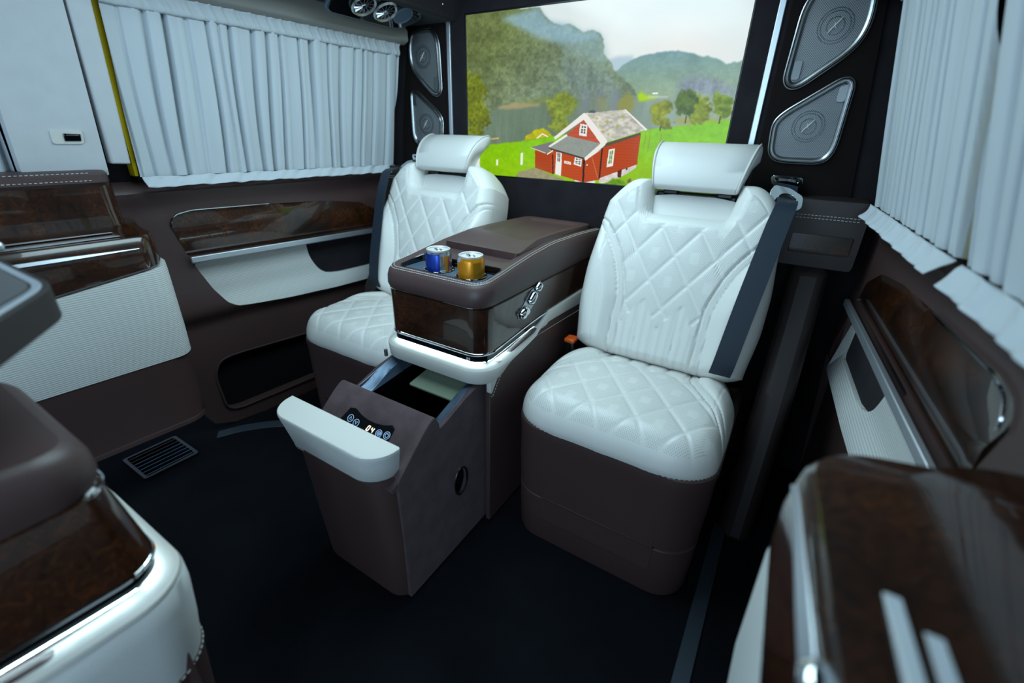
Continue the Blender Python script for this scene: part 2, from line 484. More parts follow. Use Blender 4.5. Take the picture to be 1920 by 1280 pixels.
WOOD = [(0.599, 0.736), (0.616, 0.758), (0.66, 0.766), (0.88, 0.762), (1.10, 0.752), (1.26, 0.732), (1.34, 0.690), (1.405, 0.628), (0.624, 0.634)]
CREAM = [(0.632, 0.610), (1.41, 0.602), (1.41, 0.418), (1.10, 0.421), (0.90, 0.430), (0.78, 0.440), (0.725, 0.447), (0.694, 0.470), (0.664, 0.522)]
POCK = [(1.012, 0.604), (1.395, 0.598), (1.395, 0.470), (1.13, 0.472), (1.075, 0.480), (1.048, 0.505), (1.024, 0.55)]
DARK = [(0.613, 0.215), (0.640, 0.266), (0.700, 0.270), (1.18, 0.245), (1.18, 0.055), (0.66, 0.060), (0.622, 0.078)]
DARK = rpoly(DARK, 0.03, 4)

def side_wall(side):
    nm = 'wall_left' if side == 0 else 'wall_right'
    outer = [(0.47, 0.905), (0.47, 0.30), (0.545, 0.10), (0.575, 0.035), (0.64, 0.008), (0.75, 0.0), (1.5, 0.0), (1.5, 0.868), (0.562, 0.868), (0.535, 0.905)]
    fm = lambda a, c, o: WP(side, a, c, woff(c) + o)
    # a cut along every change of slope keeps the relief crisp
    w = struct(plate(nm, outer, [rpoly(WOOD, 0.012, 3), rpoly(CREAM, 0.012, 3), DARK], fm, 0.03, 'brown', None, step=0.016, bevel=0.002))
    p = w
    plate('wood_inlay', rpoly(WOOD, 0.012, 3), [], lambda a, c, o: WP(side, a, c, WB + 0.026 + 0.012 * math.sin(PI * min(1, max(0, (c - 0.62) / 0.15))) + o), 0.02, 'wood', p, step=0.02, bevel=0.003)
    # thin bright line round the wood's upper edge
    wr = rpoly(WOOD, 0.012, 3)
    top = [q for q in wr if q[1] > 0.70]
    tube('inlay_edge', [WP(side, a + 0.002, c + 0.002, 0.040 + WB) for a, c in top if a < 1.0], 0.0022, 'chrome', p, n=6)
    # satin rail
    b = MB(); b.loft([[WP(side, y, z + dz, o + WB) for z, o in ((0.634, 0.045), (0.634, 0.056), (0.616, 0.056), (0.612, 0.045))] for y, dz in ((0.622, 0.001), (1.41, -0.009))])
    b.obj('metal_rail', 'satin', p, bevel=0.002)
    def coff(c): return WB + 0.012 + 0.030 * sm(0.50, 0.425, c) + 0.008 * sm(0.55, 0.61, c)
    plate('fabric_panel', rpoly(CREAM, 0.012, 3), [rpoly(POCK, [0.004, 0.004, 0.02, 0.02, 0.02, 0.02, 0.02], 3)], lambda a, c, o: WP(side, a, c, coff(c) + o), 0.02, 'woven', p, step=0.018)
    plate('pocket', POCK, [], lambda a, c, o: WP(side, a, c, coff(c) - 0.008 + o), 0.01, 'dsuede', p, step=0.05, label='dark suede pocket lining')
    if side == 1:
        pr = rpoly(POCK, 0.02, 3)
        stitches('stitching', [WP(side, a, c, coff(c) - 0.004) for a, c in pr if c < 0.59 and a > 1.02], p, 0.005, 0.004, 0.0008)
    plate('recess_lining', [(a, c) for a, c in DARK], [], lambda a, c, o: WP(side, a, c, WB - 0.03 + o), 0.01, 'void', p, step=0.06)
    tube('recess_lip', [WP(side, a, c, 0.006 + WB) for a, c in DARK], 0.004, 'brown', p, n=6, closed=True)
    # wall above the belt line, behind the curtain
    b = MB(); b.loft([[WP(side, y, z, o) for z, o in ((0.85, -0.03), (1.35, -0.03), (1.35, -0.06), (0.85, -0.06))] for y in (-0.9, 1.5)])
    b.obj('window_surround', 'dsuede', p, smooth=False)
    # body colour showing at the front edge of the rear window
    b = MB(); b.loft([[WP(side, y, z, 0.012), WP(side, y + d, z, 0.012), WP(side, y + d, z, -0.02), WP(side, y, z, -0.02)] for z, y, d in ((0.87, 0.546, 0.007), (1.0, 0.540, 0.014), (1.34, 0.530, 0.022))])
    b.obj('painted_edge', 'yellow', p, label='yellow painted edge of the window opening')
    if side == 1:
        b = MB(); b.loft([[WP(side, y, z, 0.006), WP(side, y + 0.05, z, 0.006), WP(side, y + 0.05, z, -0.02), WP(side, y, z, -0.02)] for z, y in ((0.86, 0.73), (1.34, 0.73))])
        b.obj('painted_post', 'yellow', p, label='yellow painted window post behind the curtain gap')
    # cornice above the curtain
    loft_y('cornice', side, [(1.275, 0.03), (1.285, 0.048), (1.315, 0.040), (1.345, 0.016)], 0.55, 1.425, 'cornice', p, ny=12, bevel=0.004)
    # belt line lip
    loft_y('belt_line_lip', side, [(0.850, -0.02), (0.868, -0.012), (0.874, -0.03)], 0.56, 1.46, 'black', p, ny=6)
    # carpeted outer shell under the door trim
    b = MB(); b.loft([[WP(side, y, z, o) for z, o in ((0.20, 0.0), (0.87, -0.05), (0.87, -0.09), (0.20, -0.09))] for y in (-0.9, 0.53)])
    b.obj('lower_shell', 'void', p, smooth=False)
    # box under the speakers and the column below it
    xs = (lambda x: x) if side == 1 else (lambda x: -1.31 - x)
    b = MB(); X = sorted((xs(-0.018), xs(0.15)))
    plate('belt_box', rpoly([(X[0], 0.70), (X[1], 0.70), (X[1], 0.866), (X[0], 0.866)], 0.012, 4), [rpoly(sorted_rect(xs(0.003), xs(0.135), 0.735, 0.782), 0.004, 2)],
          lambda a, c, o: (a, 1.375 - o + 0.10 * max(0, (c - 0.845)), c), 0.12, 'brown2', p, step=0, bevel=0.008)
    plate('pocket_lining', sorted_rect(xs(0.0), xs(0.14), 0.73, 0.787), [], lambda a, c, o: (a, 1.40 - o, c), 0.01, 'wood', p, step=0, label='small glossy pocket in the belt box')
    for zz in (0.829, 0.822):
        stitches('stitching', [(xs(0.0), 1.373, zz), (xs(0.14), 1.373, zz)], p, 0.005, 0.003, 0.0008)
    b = MB()
    Y0 = 1.22
    b.loft([[(xs(x), y, z) for x, y in ((0.024, 1.48), (0.024, Y0 + dy), (0.045, Y0 - 0.02 + dy), (0.092, Y0 - 0.02 + dy), (0.104, Y0 + 0.01 + dy), (0.104, 1.48))] for z, dy in ((0.0, -0.12), (0.42, -0.05), (0.70, 0.12))])
    b.obj('side_column', 'brown2', p, bevel=0.012)
    return w
def sorted_rect(xa, xb, z0, z1):
    a, c = min(xa, xb), max(xa, xb); return [(a, z0), (c, z0), (c, z1), (a, z1)]
WALLS = [side_wall(0), side_wall(1)]

# ---- sliding door trims, bulging into the cabin ahead of the rear side panels
def door(side):
    nm = 'door_1' if side == 0 else 'door_2'
    y1 = 0.508 if side == 0 else 0.450
    yu = y1 if side == 0 else 0.10
    kz = 0.14 if side == 0 else 0.22
    zt = 0.668 if side == 0 else 0.655
    ze = lambda y: zt - kz * max(0.0, y1 - y)
    y0 = -0.75
    d = struct(loft_y(nm, side, [(0.19, 0.150), (0.215, 0.172), (0.255, 0.168), (0.34, 0.170), (0.412, 0.176)], y0, y1 + 0.006, 'brown', None, ny=8, endr=0.075, bevel=0.002))
    loft_y('skirt', side, [(0.185, 0.125), (0.188, 0.150), (0.205, 0.180), (0.215, 0.178), (0.217, 0.160)], y0, y1 + 0.002, 'brown', d, ny=8, endr=0.075)
    loft_y('fabric_panel', side, [(0.412, 0.178), (0.48, 0.184), (lambda y: ze(y) - 0.02, 0.187), (ze, 0.184)], y0, y1 + 0.01, 'woven', d, ny=8, endr=0.06)
    loft_y('wood_ledge', side, [(lambda y: ze(y) - 0.002, 0.178), (lambda y: ze(y) + 0.008, 0.189), (0.700, 0.190), (0.738, 0.184), (0.746, 0.177), (0.754, 0.125), (0.765, 0.108)], y0, y1, 'wood', d, ny=8, endr=0.06)
    loft_y('wood_panel', side, [(0.763, 0.104), (0.80, 0.098), (0.862, 0.098)], y0, yu - 0.022, 'wood', d, ny=8, endr=0.05)
    loft_y('leather_rail', side, [(0.860, 0.100), (0.868, 0.108), (0.885, 0.104), (0.892, 0.085), (0.894, 0.05)], y0, yu - 0.03, 'brown', d, ny=8, endr=0.04)
    for zz, oo in ((0.873, 0.1085), (0.889, 0.0985)):
        stitches('stitching', [WP(side, y0 + (yu - 0.08 - y0) * i / 10, zz, oo) for i in range(11)], d, 0.005, 0.0035, 0.0009)
    # bright strips on the ledge; right door's upper ones carry a painted reflection
    for za, oa, zb, ob, e in ((0.7155, 0.1895, 0.7235, 0.1868, y1 - 0.06) if side == 0 else (0.720, 0.1885, 0.734, 0.1835, y1 - 0.06), (0.7485, 0.165, 0.7505, 0.158, y1 - 0.08) if side == 0 else (0.7535, 0.1520, 0.7600, 0.1505, 0.272), (0.7545, 0.138, 0.7555, 0.132, y1 - 0.085) if side == 0 else (0.7545, 0.1360, 0.7580, 0.1350, 0.255)):
        b = MB()
        rings = []
        for i in range(9):
            y = y0 + (e - y0) * i / 8; t = 0.15 if i == 8 else 1
            zc = (za + zb) / 2; h = (zb - za) / 2 * t
            rings.append([WP(side, y, zc - h, oa + 0.002), WP(side, y, zc + h, ob + 0.002), WP(side, y, zc + h, ob - 0.006), WP(side, y, zc - h, oa - 0.006)])
        b.loft(rings); b.obj('chrome_strip', 'painted_glint' if side == 1 and za > 0.75 else 'satin', d, bevel=0.0008)
    if side == 1:
        b = MB(); c0 = Vector(WP(side, 0.208, 0.735, 0.184))
        b.loft([[c0 + Vector((0.013 * math.sin(a) * math.cos(t), 0.016 * math.sin(a) * math.sin(t), 0.010 * math.cos(a))) for t in np.linspace(0, 2 * PI, 17)[:-1]] for a in np.linspace(0.1, PI - 0.1, 9)])
        b.obj('knob', 'chrome', d)
    # upper lining and pillar strip
    if side == 0:
        o = rpoly([(0.325, 0.882), (0.34, 0.876), (0.478, 0.879), (0.474, 1.34), (0.329, 1.34)], [0.02, 0.01, 0.004, 0, 0], 3)
        plate('upper_lining', o, [], lambda a, c, q: WP(side, a, c, 0.055 + 0.02 * sm(0.325, 0.36, a) * 0 + q), 0.03, 'trimwhite', d, step=0.05, bevel=0.006)
        plate('pillar_lining', [(0.489, 0.905), (0.528, 0.903), (0.522, 1.34), (0.478, 1.34)], [], lambda a, c, q: WP(side, a, c, 0.055 + q), 0.03, 'trimwhite', d, step=0.06, bevel=0.004)
        s = plate('switch_plate', rpoly([(0.391, 0.951), (0.446, 0.951), (0.448, 0.979), (0.391, 0.981)], 0.006, 4), [], lambda a, c, q: WP(side, a, c, 0.059 + q), 0.004, 'ledge', d, step=0, bevel=0.001)
        plate('switch', [(0.412, 0.957), (0.441, 0.957), (0.442, 0.972), (0.412, 0.973)], [], lambda a, c, q: WP(side, a, c, 0.062 + q), 0.004, 'gloss_black', s, step=0, bevel=0.001)
        plate('switch_bar', [(0.416, 0.9685), (0.439, 0.9685), (0.439, 0.9705), (0.416, 0.9705)], [], lambda a, c, q: WP(side, a, c, 0.063 + q), 0.002, 'steel', s, step=0, bevel=0)
    return d
door(0); door(1)

# scuff trim at the foot of the left wall, floor grille, floor rail
t1 = MB(); pth = catmull([(-1.535, 0.55, 0.004), (-1.50, 0.62, 0.004), (-1.44, 0.69, 0.004), (-1.37, 0.75, 0.004), (-1.34, 0.80, 0.004)], 6)
t1.loft([[(p.x - 0.02, p.y + 0.02, 0.001), (p.x, p.y, 0.001), (p.x, p.y, 0.006), (p.x - 0.02, p.y + 0.02, 0.014)] for p in pth])
struct(t1.obj('trim_1', 'rail', None, bevel=0.001))
struct(box('trim_2', 0.012, 0.046, -0.3, 1.12, 0.0, 0.006, 'rail', None, bevel=0.002))

g = root('floor_grille', (-1.585, 0.40, 0), 'black slatted air grille set in the dark carpet by the left door', 'vent')
plate('frame', rpoly([(-1.665, 0.322), (-1.502, 0.322), (-1.502, 0.478), (-1.665, 0.478)], 0.008, 3), [rpoly([(-1.655, 0.332), (-1.512, 0.332), (-1.512, 0.468), (-1.655, 0.468)], 0.005, 2)],
      lambda a, c, o: (a, c, 0.008 + o), 0.008, 'black', g, step=0)
for i in range(7):
    x = -1.646 + 0.0205 * i
    b = MB(); b.loft([[(x, y, 0.001), (x + 0.005, y, 0.0095), (x + 0.0075, y, 0.0095), (x + 0.003, y, 0.001)] for y in (0.332, 0.468)])
    b.obj('slat', 'bluesteel' if i > 1 else 'black', g, smooth=False)
# ------------------------------------------------------------------ curtains
def curtain(side, ya, yb, n, label, seed, slant=(0, 0), narrow=0.0, group='pleated window curtains'):
    rs = random.Random(seed)
    # pleat edges with uneven spacing
    e = [0.0]
    for i in range(n): e.append(e[-1] + rs.uniform(0.6, 1.4))
    e = np.array(e) / e[-1]
    depth = [rs.choice((0.35, 0.7, 1.0, 1.0, 1.2)) for _ in range(n + 1)]
    zc = [rs.uniform(0.86, 1.15) for _ in range(n + 1)]
    wd = [rs.uniform(0.0028, 0.0055) for _ in range(n + 1)]
    L = yb - ya
    nu, nv = int(L / 0.0011), 26
    rt = root('curtain', WP(side, (ya + yb) / 2, 0.86, 0.0), label, 'curtain', group)
    def fold(u, z):
        y = u * L; o = 0.0
        for i in range(n + 1):
            d = (y - e[i] * L - 0.004 * math.sin(z * 9 + i)) / wd[i]
            if -5 < d < 5:
                k = depth[i] * (0.35 + 0.65 * math.exp(-((z - zc[i]) / 0.22) ** 2))
                # a sharp crease: soft on one side, steep on the other
                o -= 0.027 * k * (math.exp(-(d / 1.6) ** 2) if d < 0 else math.exp(-(d / 0.55) ** 2))
                o += 0.0015 * k * math.exp(-((d - 3.0) / 2.0) ** 2)
        o += 0.0018 * math.sin(u * 37 + 3 * z) + 0.0010 * math.sin(u * 91 + 2)
        return o
    zb, zt = 0.868, 1.245
    def ymap(u, z):
        t = (z - 0.85) / 0.4
        y = ya + u * L
        y += slant[0] * (1 - u) * t + slant[1] * u * t
        # the gathered rear edge bows in at half height
        y -= narrow * u * math.sin(PI * min(1, max(0, 1 - t))) ** 1.0 * u
        return y
    base = 0.028
    V = []; F = []
    for j in range(nv + 1):
        z = zb + (zt - zb) * j / nv
        for i in range(nu + 1):
            u = i / nu
            V.append(WP(side, ymap(u, z), z, base + fold(u, z)))
    for j in range(nv):
        for i in range(nu):
            a = j * (nu + 1) + i; F.append((a, a + 1, a + nu + 2, a + nu + 1))
    obj('cloth', V, F, 'curtain', rt, recalc=False, angle=180)
    # gathered heading and flared hem
    def band(name, z0, z1, flare, amp, freq, rows, thickz):
        V = []; F = []; m2 = int(L / 0.003)
        for j in range(rows + 1):
            t = j / rows
            z = z0 + (z1 - z0) * t
            for i in range(m2 + 1):
                u = i / m2
                f = amp * (math.sin(u * L * freq + 2 * math.sin(u * L * freq * 0.21 + seed) + 2.5 * t) + 0.6 * math.sin(u * L * freq * 2.3 + 5 * t + seed))
                o = base + 0.004 + flare(t) + f * (0.3 + 0.7 * abs(2 * t - 1))
                V.append(WP(side, ymap(u, z), z + 0.5 * f * thickz, o))
        for j in range(rows):
            for i in range(m2):
                a = j * (m2 + 1) + i; F.append((a, a + 1, a + m2 + 2, a + m2 + 1))
        o = obj(name, V, F, 'curtain', rt, recalc=False, angle=180)
        md = o.modifiers.new('thick', 'SOLIDIFY'); md.thickness = 0.0015
        return o
    band('heading', 1.238, 1.276, lambda t: -0.002 + 0.003 * math.sin(PI * t * 2), 0.0016, 190, 8, 0.6)
    band('hem', 0.868, 0.843, lambda t: 0.024 * t ** 1.2, 0.0035, 62, 7, 0.9)
    return rt
curtain(0, 0.552, 1.412, 19, 'long white pleated curtain on the left wall beside the speakers', 3, slant=(-0.008, -0.01), narrow=-0.0)
curtain(0, -0.30, 0.322, 9, 'white curtain at the far left edge, in front of the pale door lining', 5)
curtain(1, 0.775, 1.335, 11, 'white curtain on the right wall, the one nearer the speakers', 11, slant=(0.0, -0.085), narrow=0.0)
curtain(1, 0.10, 0.726, 9, 'white curtain at the right edge of the picture, ahead of the gold gap', 17, slant=(0.0, 0.043))

# ------------------------------------------------------------------ the display and its picture
def picture():
    w, h = 640, 360
    a = (np.arange(w) + 0.5) / w * 1000; bb = (np.arange(h) + 0.5) / h * 1000
    A, B = np.meshgrid(a, bb)
    rng = np.random.default_rng(4)
    def noise(sx, sy, oct=4, seed=0):
        r = np.random.default_rng(seed); out = np.zeros((h, w)); amp = 1.0; tot = 0
        for o in range(oct):
            gx, gy = max(2, int(w / sx * 2 ** o)), max(2, int(h / sy * 2 ** o))
            g = r.random((gy + 2, gx + 2))
            x = np.linspace(0, gx, w); y = np.linspace(0, gy, h)
            xi = x.astype(int); yi = y.astype(int); fx = x - xi; fy = y - yi
            fx = fx * fx * (3 - 2 * fx); fy = fy * fy * (3 - 2 * fy)
            q = (g[yi][:, xi] * (1 - fx) + g[yi][:, xi + 1] * fx) * (1 - fy)[:, None] + (g[yi + 1][:, xi] * (1 - fx) + g[yi + 1][:, xi + 1] * fx) * fy[:, None]
            out += q * amp; tot += amp; amp *= 0.55
        return (out / tot - 0.5) * 2
    n_big = noise(120, 90, 4, 1); n_mid = noise(30, 24, 4, 2); n_fine = noise(7, 6, 3, 3); n_vert = noise(12, 90, 3, 5)
    def blur(m, k):
        m = m.astype(float)
        for _ in range(2):
            p = np.pad(m, k, mode='edge'); c = np.cumsum(np.pad(p, ((1, 0), (0, 0))), 0); p = (c[2 * k + 1:] - c[:-2 * k - 1]) / (2 * k + 1)
            c = np.cumsum(np.pad(p, ((0, 0), (1, 0))), 1); m = (c[:, 2 * k + 1:] - c[:, :-2 * k - 1]) / (2 * k + 1)
        return m
    I = np.zeros((h, w, 3))
    def C(*c): return np.array(c, float)
    def put(poly, col, soft=0, rough=0.0, alpha=1.0, tex=None):
        x, y = A, B
        if rough: x = A + n_mid * rough + n_fine * rough * 0.7; y = B + n_fine * rough + noise(20, 20, 3, 9) * rough
        m = inpoly(x, y, poly).astype(float)
        if soft: m = blur(m, soft)
        m = (m * alpha)[..., None]
        col = np.asarray(col, float)
        if tex is not None: col = col * (1 + tex[..., None])
        I[:] = I * (1 - m) + col * m
    # sky
    t = (B / 500).clip(0, 1)[..., None]
    I[:] = C(226, 238, 238) * (1 - t) + C(232, 240, 238) * t
    I += (n_big * 9)[..., None] * C(1.0, 0.9, 0.7)
    put([(600, -50), (1100, -50), (1100, 150), (800, 160)], C(216, 232, 236), 40, alpha=0.6)
    put([(690, 230), (760, 150), (900, 190), (960, 330), (800, 330)], C(246, 242, 236), 25, alpha=0.5)
    # far ridge, right mountain
    put([(560, 320), (617, 290), (670, 292), (674, 400), (600, 420)], C(184, 208, 220), 3)
    g = ((B - 280) / 230).clip(0, 1)[..., None]
    put([(612, 369), (627, 354), (652, 325), (696, 298), (745, 284), (811, 278), (855, 298), (884, 315), (901, 311), (934, 333), (958, 356), (1010, 340), (1030, 540), (687, 540), (642, 411)],
        C(122, 158, 164) * (1 - g) + C(150, 174, 140) * g, 1, 5, tex=n_mid * 0.10 + n_fine * 0.05)
    put([(822, 435), (853, 414), (921, 411), (994, 472), (993, 505), (827, 499)], C(140, 154, 166), 6, 10, tex=n_vert * 0.16 + n_fine * 0.12)
    # left mountain
    gx = ((A + B * 0.6 - 250) / 420).clip(0, 1)[..., None]
    put([(-20, -20), (316, 8), (336, 54), (374, 95), (410, 112), (440, 111), (488, 157), (518, 150), (544, 168), (560, 201), (573, 279), (598, 321), (612, 361), (642, 403), (683, 453), (702, 520), (332, 560), (-20, 590)],
        C(104, 118, 70) * (1 - gx) + C(126, 146, 122) * gx, 1, 5, tex=n_mid * 0.16 + n_fine * 0.20 + n_big * 0.10)
    put([(411, 256), (449, 309), (566, 342), (628, 442), (638, 508), (494, 498), (428, 383)], C(122, 142, 136), 8, 8, alpha=0.8, tex=n_vert * 0.22 + n_fine * 0.12)
    put([(155, 40), (316, 8), (355, 81), (440, 111), (488, 157), (518, 150), (544, 168), (560, 201), (480, 214), (409, 211), (308, 159)], C(150, 188, 208), 5, alpha=0.78, tex=n_fine * 0.04)
    put([(400, 215), (560, 195), (590, 330), (507, 300), (441, 265)], C(146, 178, 184), 9, alpha=0.6)
    # water with soft vertical reflections
    gw = ((A - 400) / 500).clip(0, 1)[..., None]
    put([(-10, 575), (144, 560), (332, 528), (700, 505), (1010, 505), (1010, 800), (-10, 800)], C(108, 128, 108) * (1 - gw) + C(150, 170, 162) * gw, 3, tex=n_vert * 0.08 + n_fine * 0.03)
    for x0, x1 in ((555, 585), (610, 640), (505, 530)):
        put([(x0, 470), (x1, 470), (x1 - 4, 600), (x0 + 4, 600)], C(126, 134, 158), 5, alpha=0.6)
    put([(144, 555), (216, 527), (332, 524), (333, 543), (231, 562), (151, 565)], C(168, 156, 112), 2, 6, alpha=0.9)
    put([(150, 545), (330, 500), (440, 470), (440, 520), (332, 524), (216, 527)], C(122, 138, 60), 4, 9, alpha=0.6)
    put([(700, 485), (711, 474), (728, 494), (766, 495), (767, 507), (705, 530)], C(172, 214, 20), 2, 4)
    put([(735, 497), (800, 500), (800, 508), (735, 508)], C(190, 205, 190), 1, alpha=0.8)
    put([(748, 482), (765, 480), (765, 489), (748, 489)], C(236, 240, 240), 0)
    put([(648, 492), (663, 476), (695, 542), (692, 585), (632, 585)], C(150, 148, 60), 3, 14, alpha=0.7)
    put([(560, 500), (585, 500), (590, 580), (565, 590)], C(150, 150, 80), 5, 10, alpha=0.6)
    # meadow
    gg = ((B - 640) / 300).clip(0, 1)[..., None]
    gr = C(128, 200, 14) * (1 - gg) + C(140, 196, 12) * gg
    put([(60, 800), (134, 790), (284, 756), (398, 725), (468, 711), (500, 1010), (60, 1010)], gr, 1, 3, tex=n_mid * 0.07 + n_fine * 0.06)
    put([(600, 705), (702, 693), (779, 669), (877, 646), (945, 623), (1012, 612), (1012, 1010), (580, 1010)], gr, 1, 4, tex=n_mid * 0.08 + n_fine * 0.06)
    put([(720, 850), (1000, 800), (1000, 1010), (700, 1010)], C(150, 190, 24), 20, alpha=0.5)
    put([(835, 612), (945, 612), (1000, 612), (920, 635), (840, 640)], C(160, 160, 40), 4, 4, alpha=0.8)
    put([(230, 1010), (252, 963), (323, 930), (456, 991), (440, 1010)], C(152, 148, 112), 1, 5, tex=n_fine * 0.12)
    # trees and shrubs
    put([(1, 349), (44, 337), (70, 400), (92, 439), (84, 516), (118, 565), (99, 614), (107, 674), (68, 675), (60, 748), (-10, 761), (-10, 349)], C(112, 124, 22), 1, 34, tex=n_mid * 0.25 + n_fine * 0.30)
    put([(361, 593), (371, 520), (408, 477), (445, 473), (484, 531), (483, 575), (458, 629), (468, 692), (404, 694), (376, 648)], C(130, 146, 52), 1, 30, alpha=0.92, tex=n_mid * 0.18 + n_fine * 0.25)
    for p, c in (([(758, 575), (772, 535), (797, 527), (819, 575), (822, 639), (799, 664), (773, 657)], C(124, 134, 28)),
                 ([(821, 520), (836, 481), (868, 467), (891, 491), (901, 559), (873, 606), (842, 591), (824, 551)], C(82, 106, 36)),
                 ([(930, 529), (940, 500), (971, 494), (993, 516), (998, 575), (970, 605), (940, 583)], C(112, 138, 22)),
                 ([(878, 606), (888, 529), (908, 499), (927, 544), (931, 621), (915, 645), (887, 646)], C(124, 140, 24))):
        put(p, c, 1, 24, tex=n_mid * 0.2 + n_fine * 0.3)
    for x, y0, y1 in ((866, 600, 640), (968, 600, 640), (790, 655, 680)):
        put([(x - 2, y0), (x + 2, y0), (x + 2, y1), (x - 2, y1)], C(90, 90, 50))
    put([(266, 758), (290, 718), (337, 680), (370, 686), (395, 728)], C(192, 186, 8), 1, 7, tex=n_fine * 0.15)
    put([(107, 754), (156, 743), (153, 754), (111, 761)], C(210, 176, 110), 0)
    put([(324, 741), (351, 708), (379, 729), (373, 732), (351, 716), (333, 742)], C(240, 240, 230))
    for p in ([(142, 891), (152, 889), (152, 931), (142, 932)], [(258, 839), (268, 836), (268, 915), (258, 918)]): put(p, C(238, 244, 226))
    for x in (742, 756, 792): put([(x, 760), (x + 3, 690), (x + 6, 690), (x + 3, 800)], C(150, 140, 40), 0, 3, alpha=0.6)
    # the cabin
    RED = C(182, 68, 10); WH = C(238, 236, 230)
    boards = np.where((B * 0.36 % 6) < 0.9, -0.10, 0.0)
    put([(595, 969), (727, 862), (727, 888), (699, 925), (633, 990), (595, 995)], C(216, 212, 206), 0, 1, tex=n_fine * 0.15)
    put([(322, 818), (402, 817), (407, 963), (325, 929)], RED * 0.96, tex=boards)
    put([(391, 808), (535, 852), (533, 1000), (396, 953)], RED * 1.04, tex=boards)
    put([(534, 865), (596, 789), (597, 975), (536, 1000)], RED * 1.02, tex=boards)
    put([(596, 784), (728, 697), (729, 869), (595, 967)], RED, tex=boards)
    put([(452, 714), (516, 624), (590, 759), (453, 729)], C(194, 84, 58), tex=np.where((B * 0.36 % 9) < 1.2, -0.14, 0.0))
    put([(604, 758), (727, 690), (727, 705), (598, 782)], C(92, 80, 66))
    put([(520, 587), (660, 568), (744, 676), (611, 750)], C(198, 196, 184), 0, 1, tex=noise(9, 5, 2, 21) * 0.20)
    for x, y in ((560, 610), (600, 625), (640, 650), (590, 680), (610, 700), (655, 600), (575, 650)):
        put([(x, y), (x + 9, y + 4), (x + 7, y + 12), (x - 2, y + 8)], C(170, 164, 20), 1, 2, alpha=0.8)
    put([(660, 568), (666, 568), (748, 674), (742, 680)], WH)
    put([(532, 576), (544, 569), (557, 576), (556, 587), (534, 587)], C(90, 100, 92))
    put([(514, 585), (516, 624), (406, 746), (400, 732)], WH); put([(514, 585), (525, 592), (612, 745), (603, 770), (587, 759), (516, 627)], WH)
    put([(302, 798), (403, 754), (379, 829), (367, 830)], C(122, 124, 122)); put([(374, 835), (401, 807), (400, 817), (376, 842)], WH)
    put([(302, 798), (368, 828), (368, 834), (303, 803)], C(216, 212, 204))
    put([(452, 719), (588, 759), (531, 848), (383, 796)], C(146, 154, 146), tex=n_fine * 0.05)
    put([(383, 796), (531, 848), (531, 858), (385, 806)], C(58, 62, 60))
    put([(452, 710), (456, 722), (387, 793), (378, 788)], WH); put([(587, 759), (603, 770), (534, 868), (530, 848)], WH)
    put([(525, 858), (534, 862), (536, 1000), (529, 1000)], C(50, 24, 14)); put([(592, 790), (598, 784), (598, 966), (592, 972)], C(60, 30, 20))
    put([(396, 835), (402, 835), (408, 963), (402, 960)], C(70, 34, 20))
    put([(414, 822), (438, 827), (439, 970), (414, 959)], WH); put([(419, 826), (432, 828), (432, 882), (421, 877)], C(78, 84, 56))
    put([(425, 826), (427, 826), (427, 882), (425, 882)], WH); put([(419, 852), (432, 855), (432, 858), (419, 855)], WH)
    for wn, gl in (([(492, 847), (520, 856), (521, 904), (489, 892)], [(497, 853), (516, 859), (515, 892), (495, 884)]),
                   ([(503, 648), (532, 654), (531, 721), (501, 715)], [(509, 659), (526, 663), (525, 706), (508, 702)]),
                   ([(620, 792), (642, 784), (642, 887), (619, 897)], [(625, 802), (637, 796), (636, 871), (624, 877)])):
        put(wn, WH); put(gl, C(84, 100, 84) if wn[0][0] < 600 else C(120, 150, 70))
        gx0 = sum(p[0] for p in gl) / 4; y0 = min(p[1] for p in gl); y1 = max(p[1] for p in gl)
        put([(gx0 - 1.5, y0), (gx0 + 1.5, y0), (gx0 + 1.5, y1), (gx0 - 1.5, y1)], WH)
        for q in (0.35, 0.68):
            yy = y0 + (y1 - y0) * q; x0 = min(p[0] for p in gl); x1 = max(p[0] for p in gl)
            put([(x0, yy - 2), (x1, yy - 2), (x1, yy + 2), (x0, yy + 2)], WH)
    put([(449, 872), (476, 878), (479, 895), (450, 888)], WH); put([(455, 879), (473, 884), (473, 888), (455, 883)], C(196, 150, 140))
    put([(540, 887), (546, 885), (546, 895), (540, 896)], WH)
    put([(557, 841), (561, 842), (592, 970), (588, 970)], C(196, 110, 70))
    put([(661, 915), (676, 903), (677, 952), (664, 952)], C(92, 30, 24)); put([(690, 895), (697, 890), (697, 905), (690, 908)], C(70, 60, 50))
    put([(610, 1010), (646, 957), (677, 962), (730, 1010)], C(110, 160, 20), 1, 8, tex=n_fine * 0.3)
    put([(700, 960), (712, 950), (718, 975), (704, 985)], C(110, 90, 60), 1, 5)
    I = I.clip(0, 255) / 255
    lin = np.where(I <= 0.04045, I / 12.92, ((I + 0.055) / 1.055) ** 2.4)
    return lin, w, h

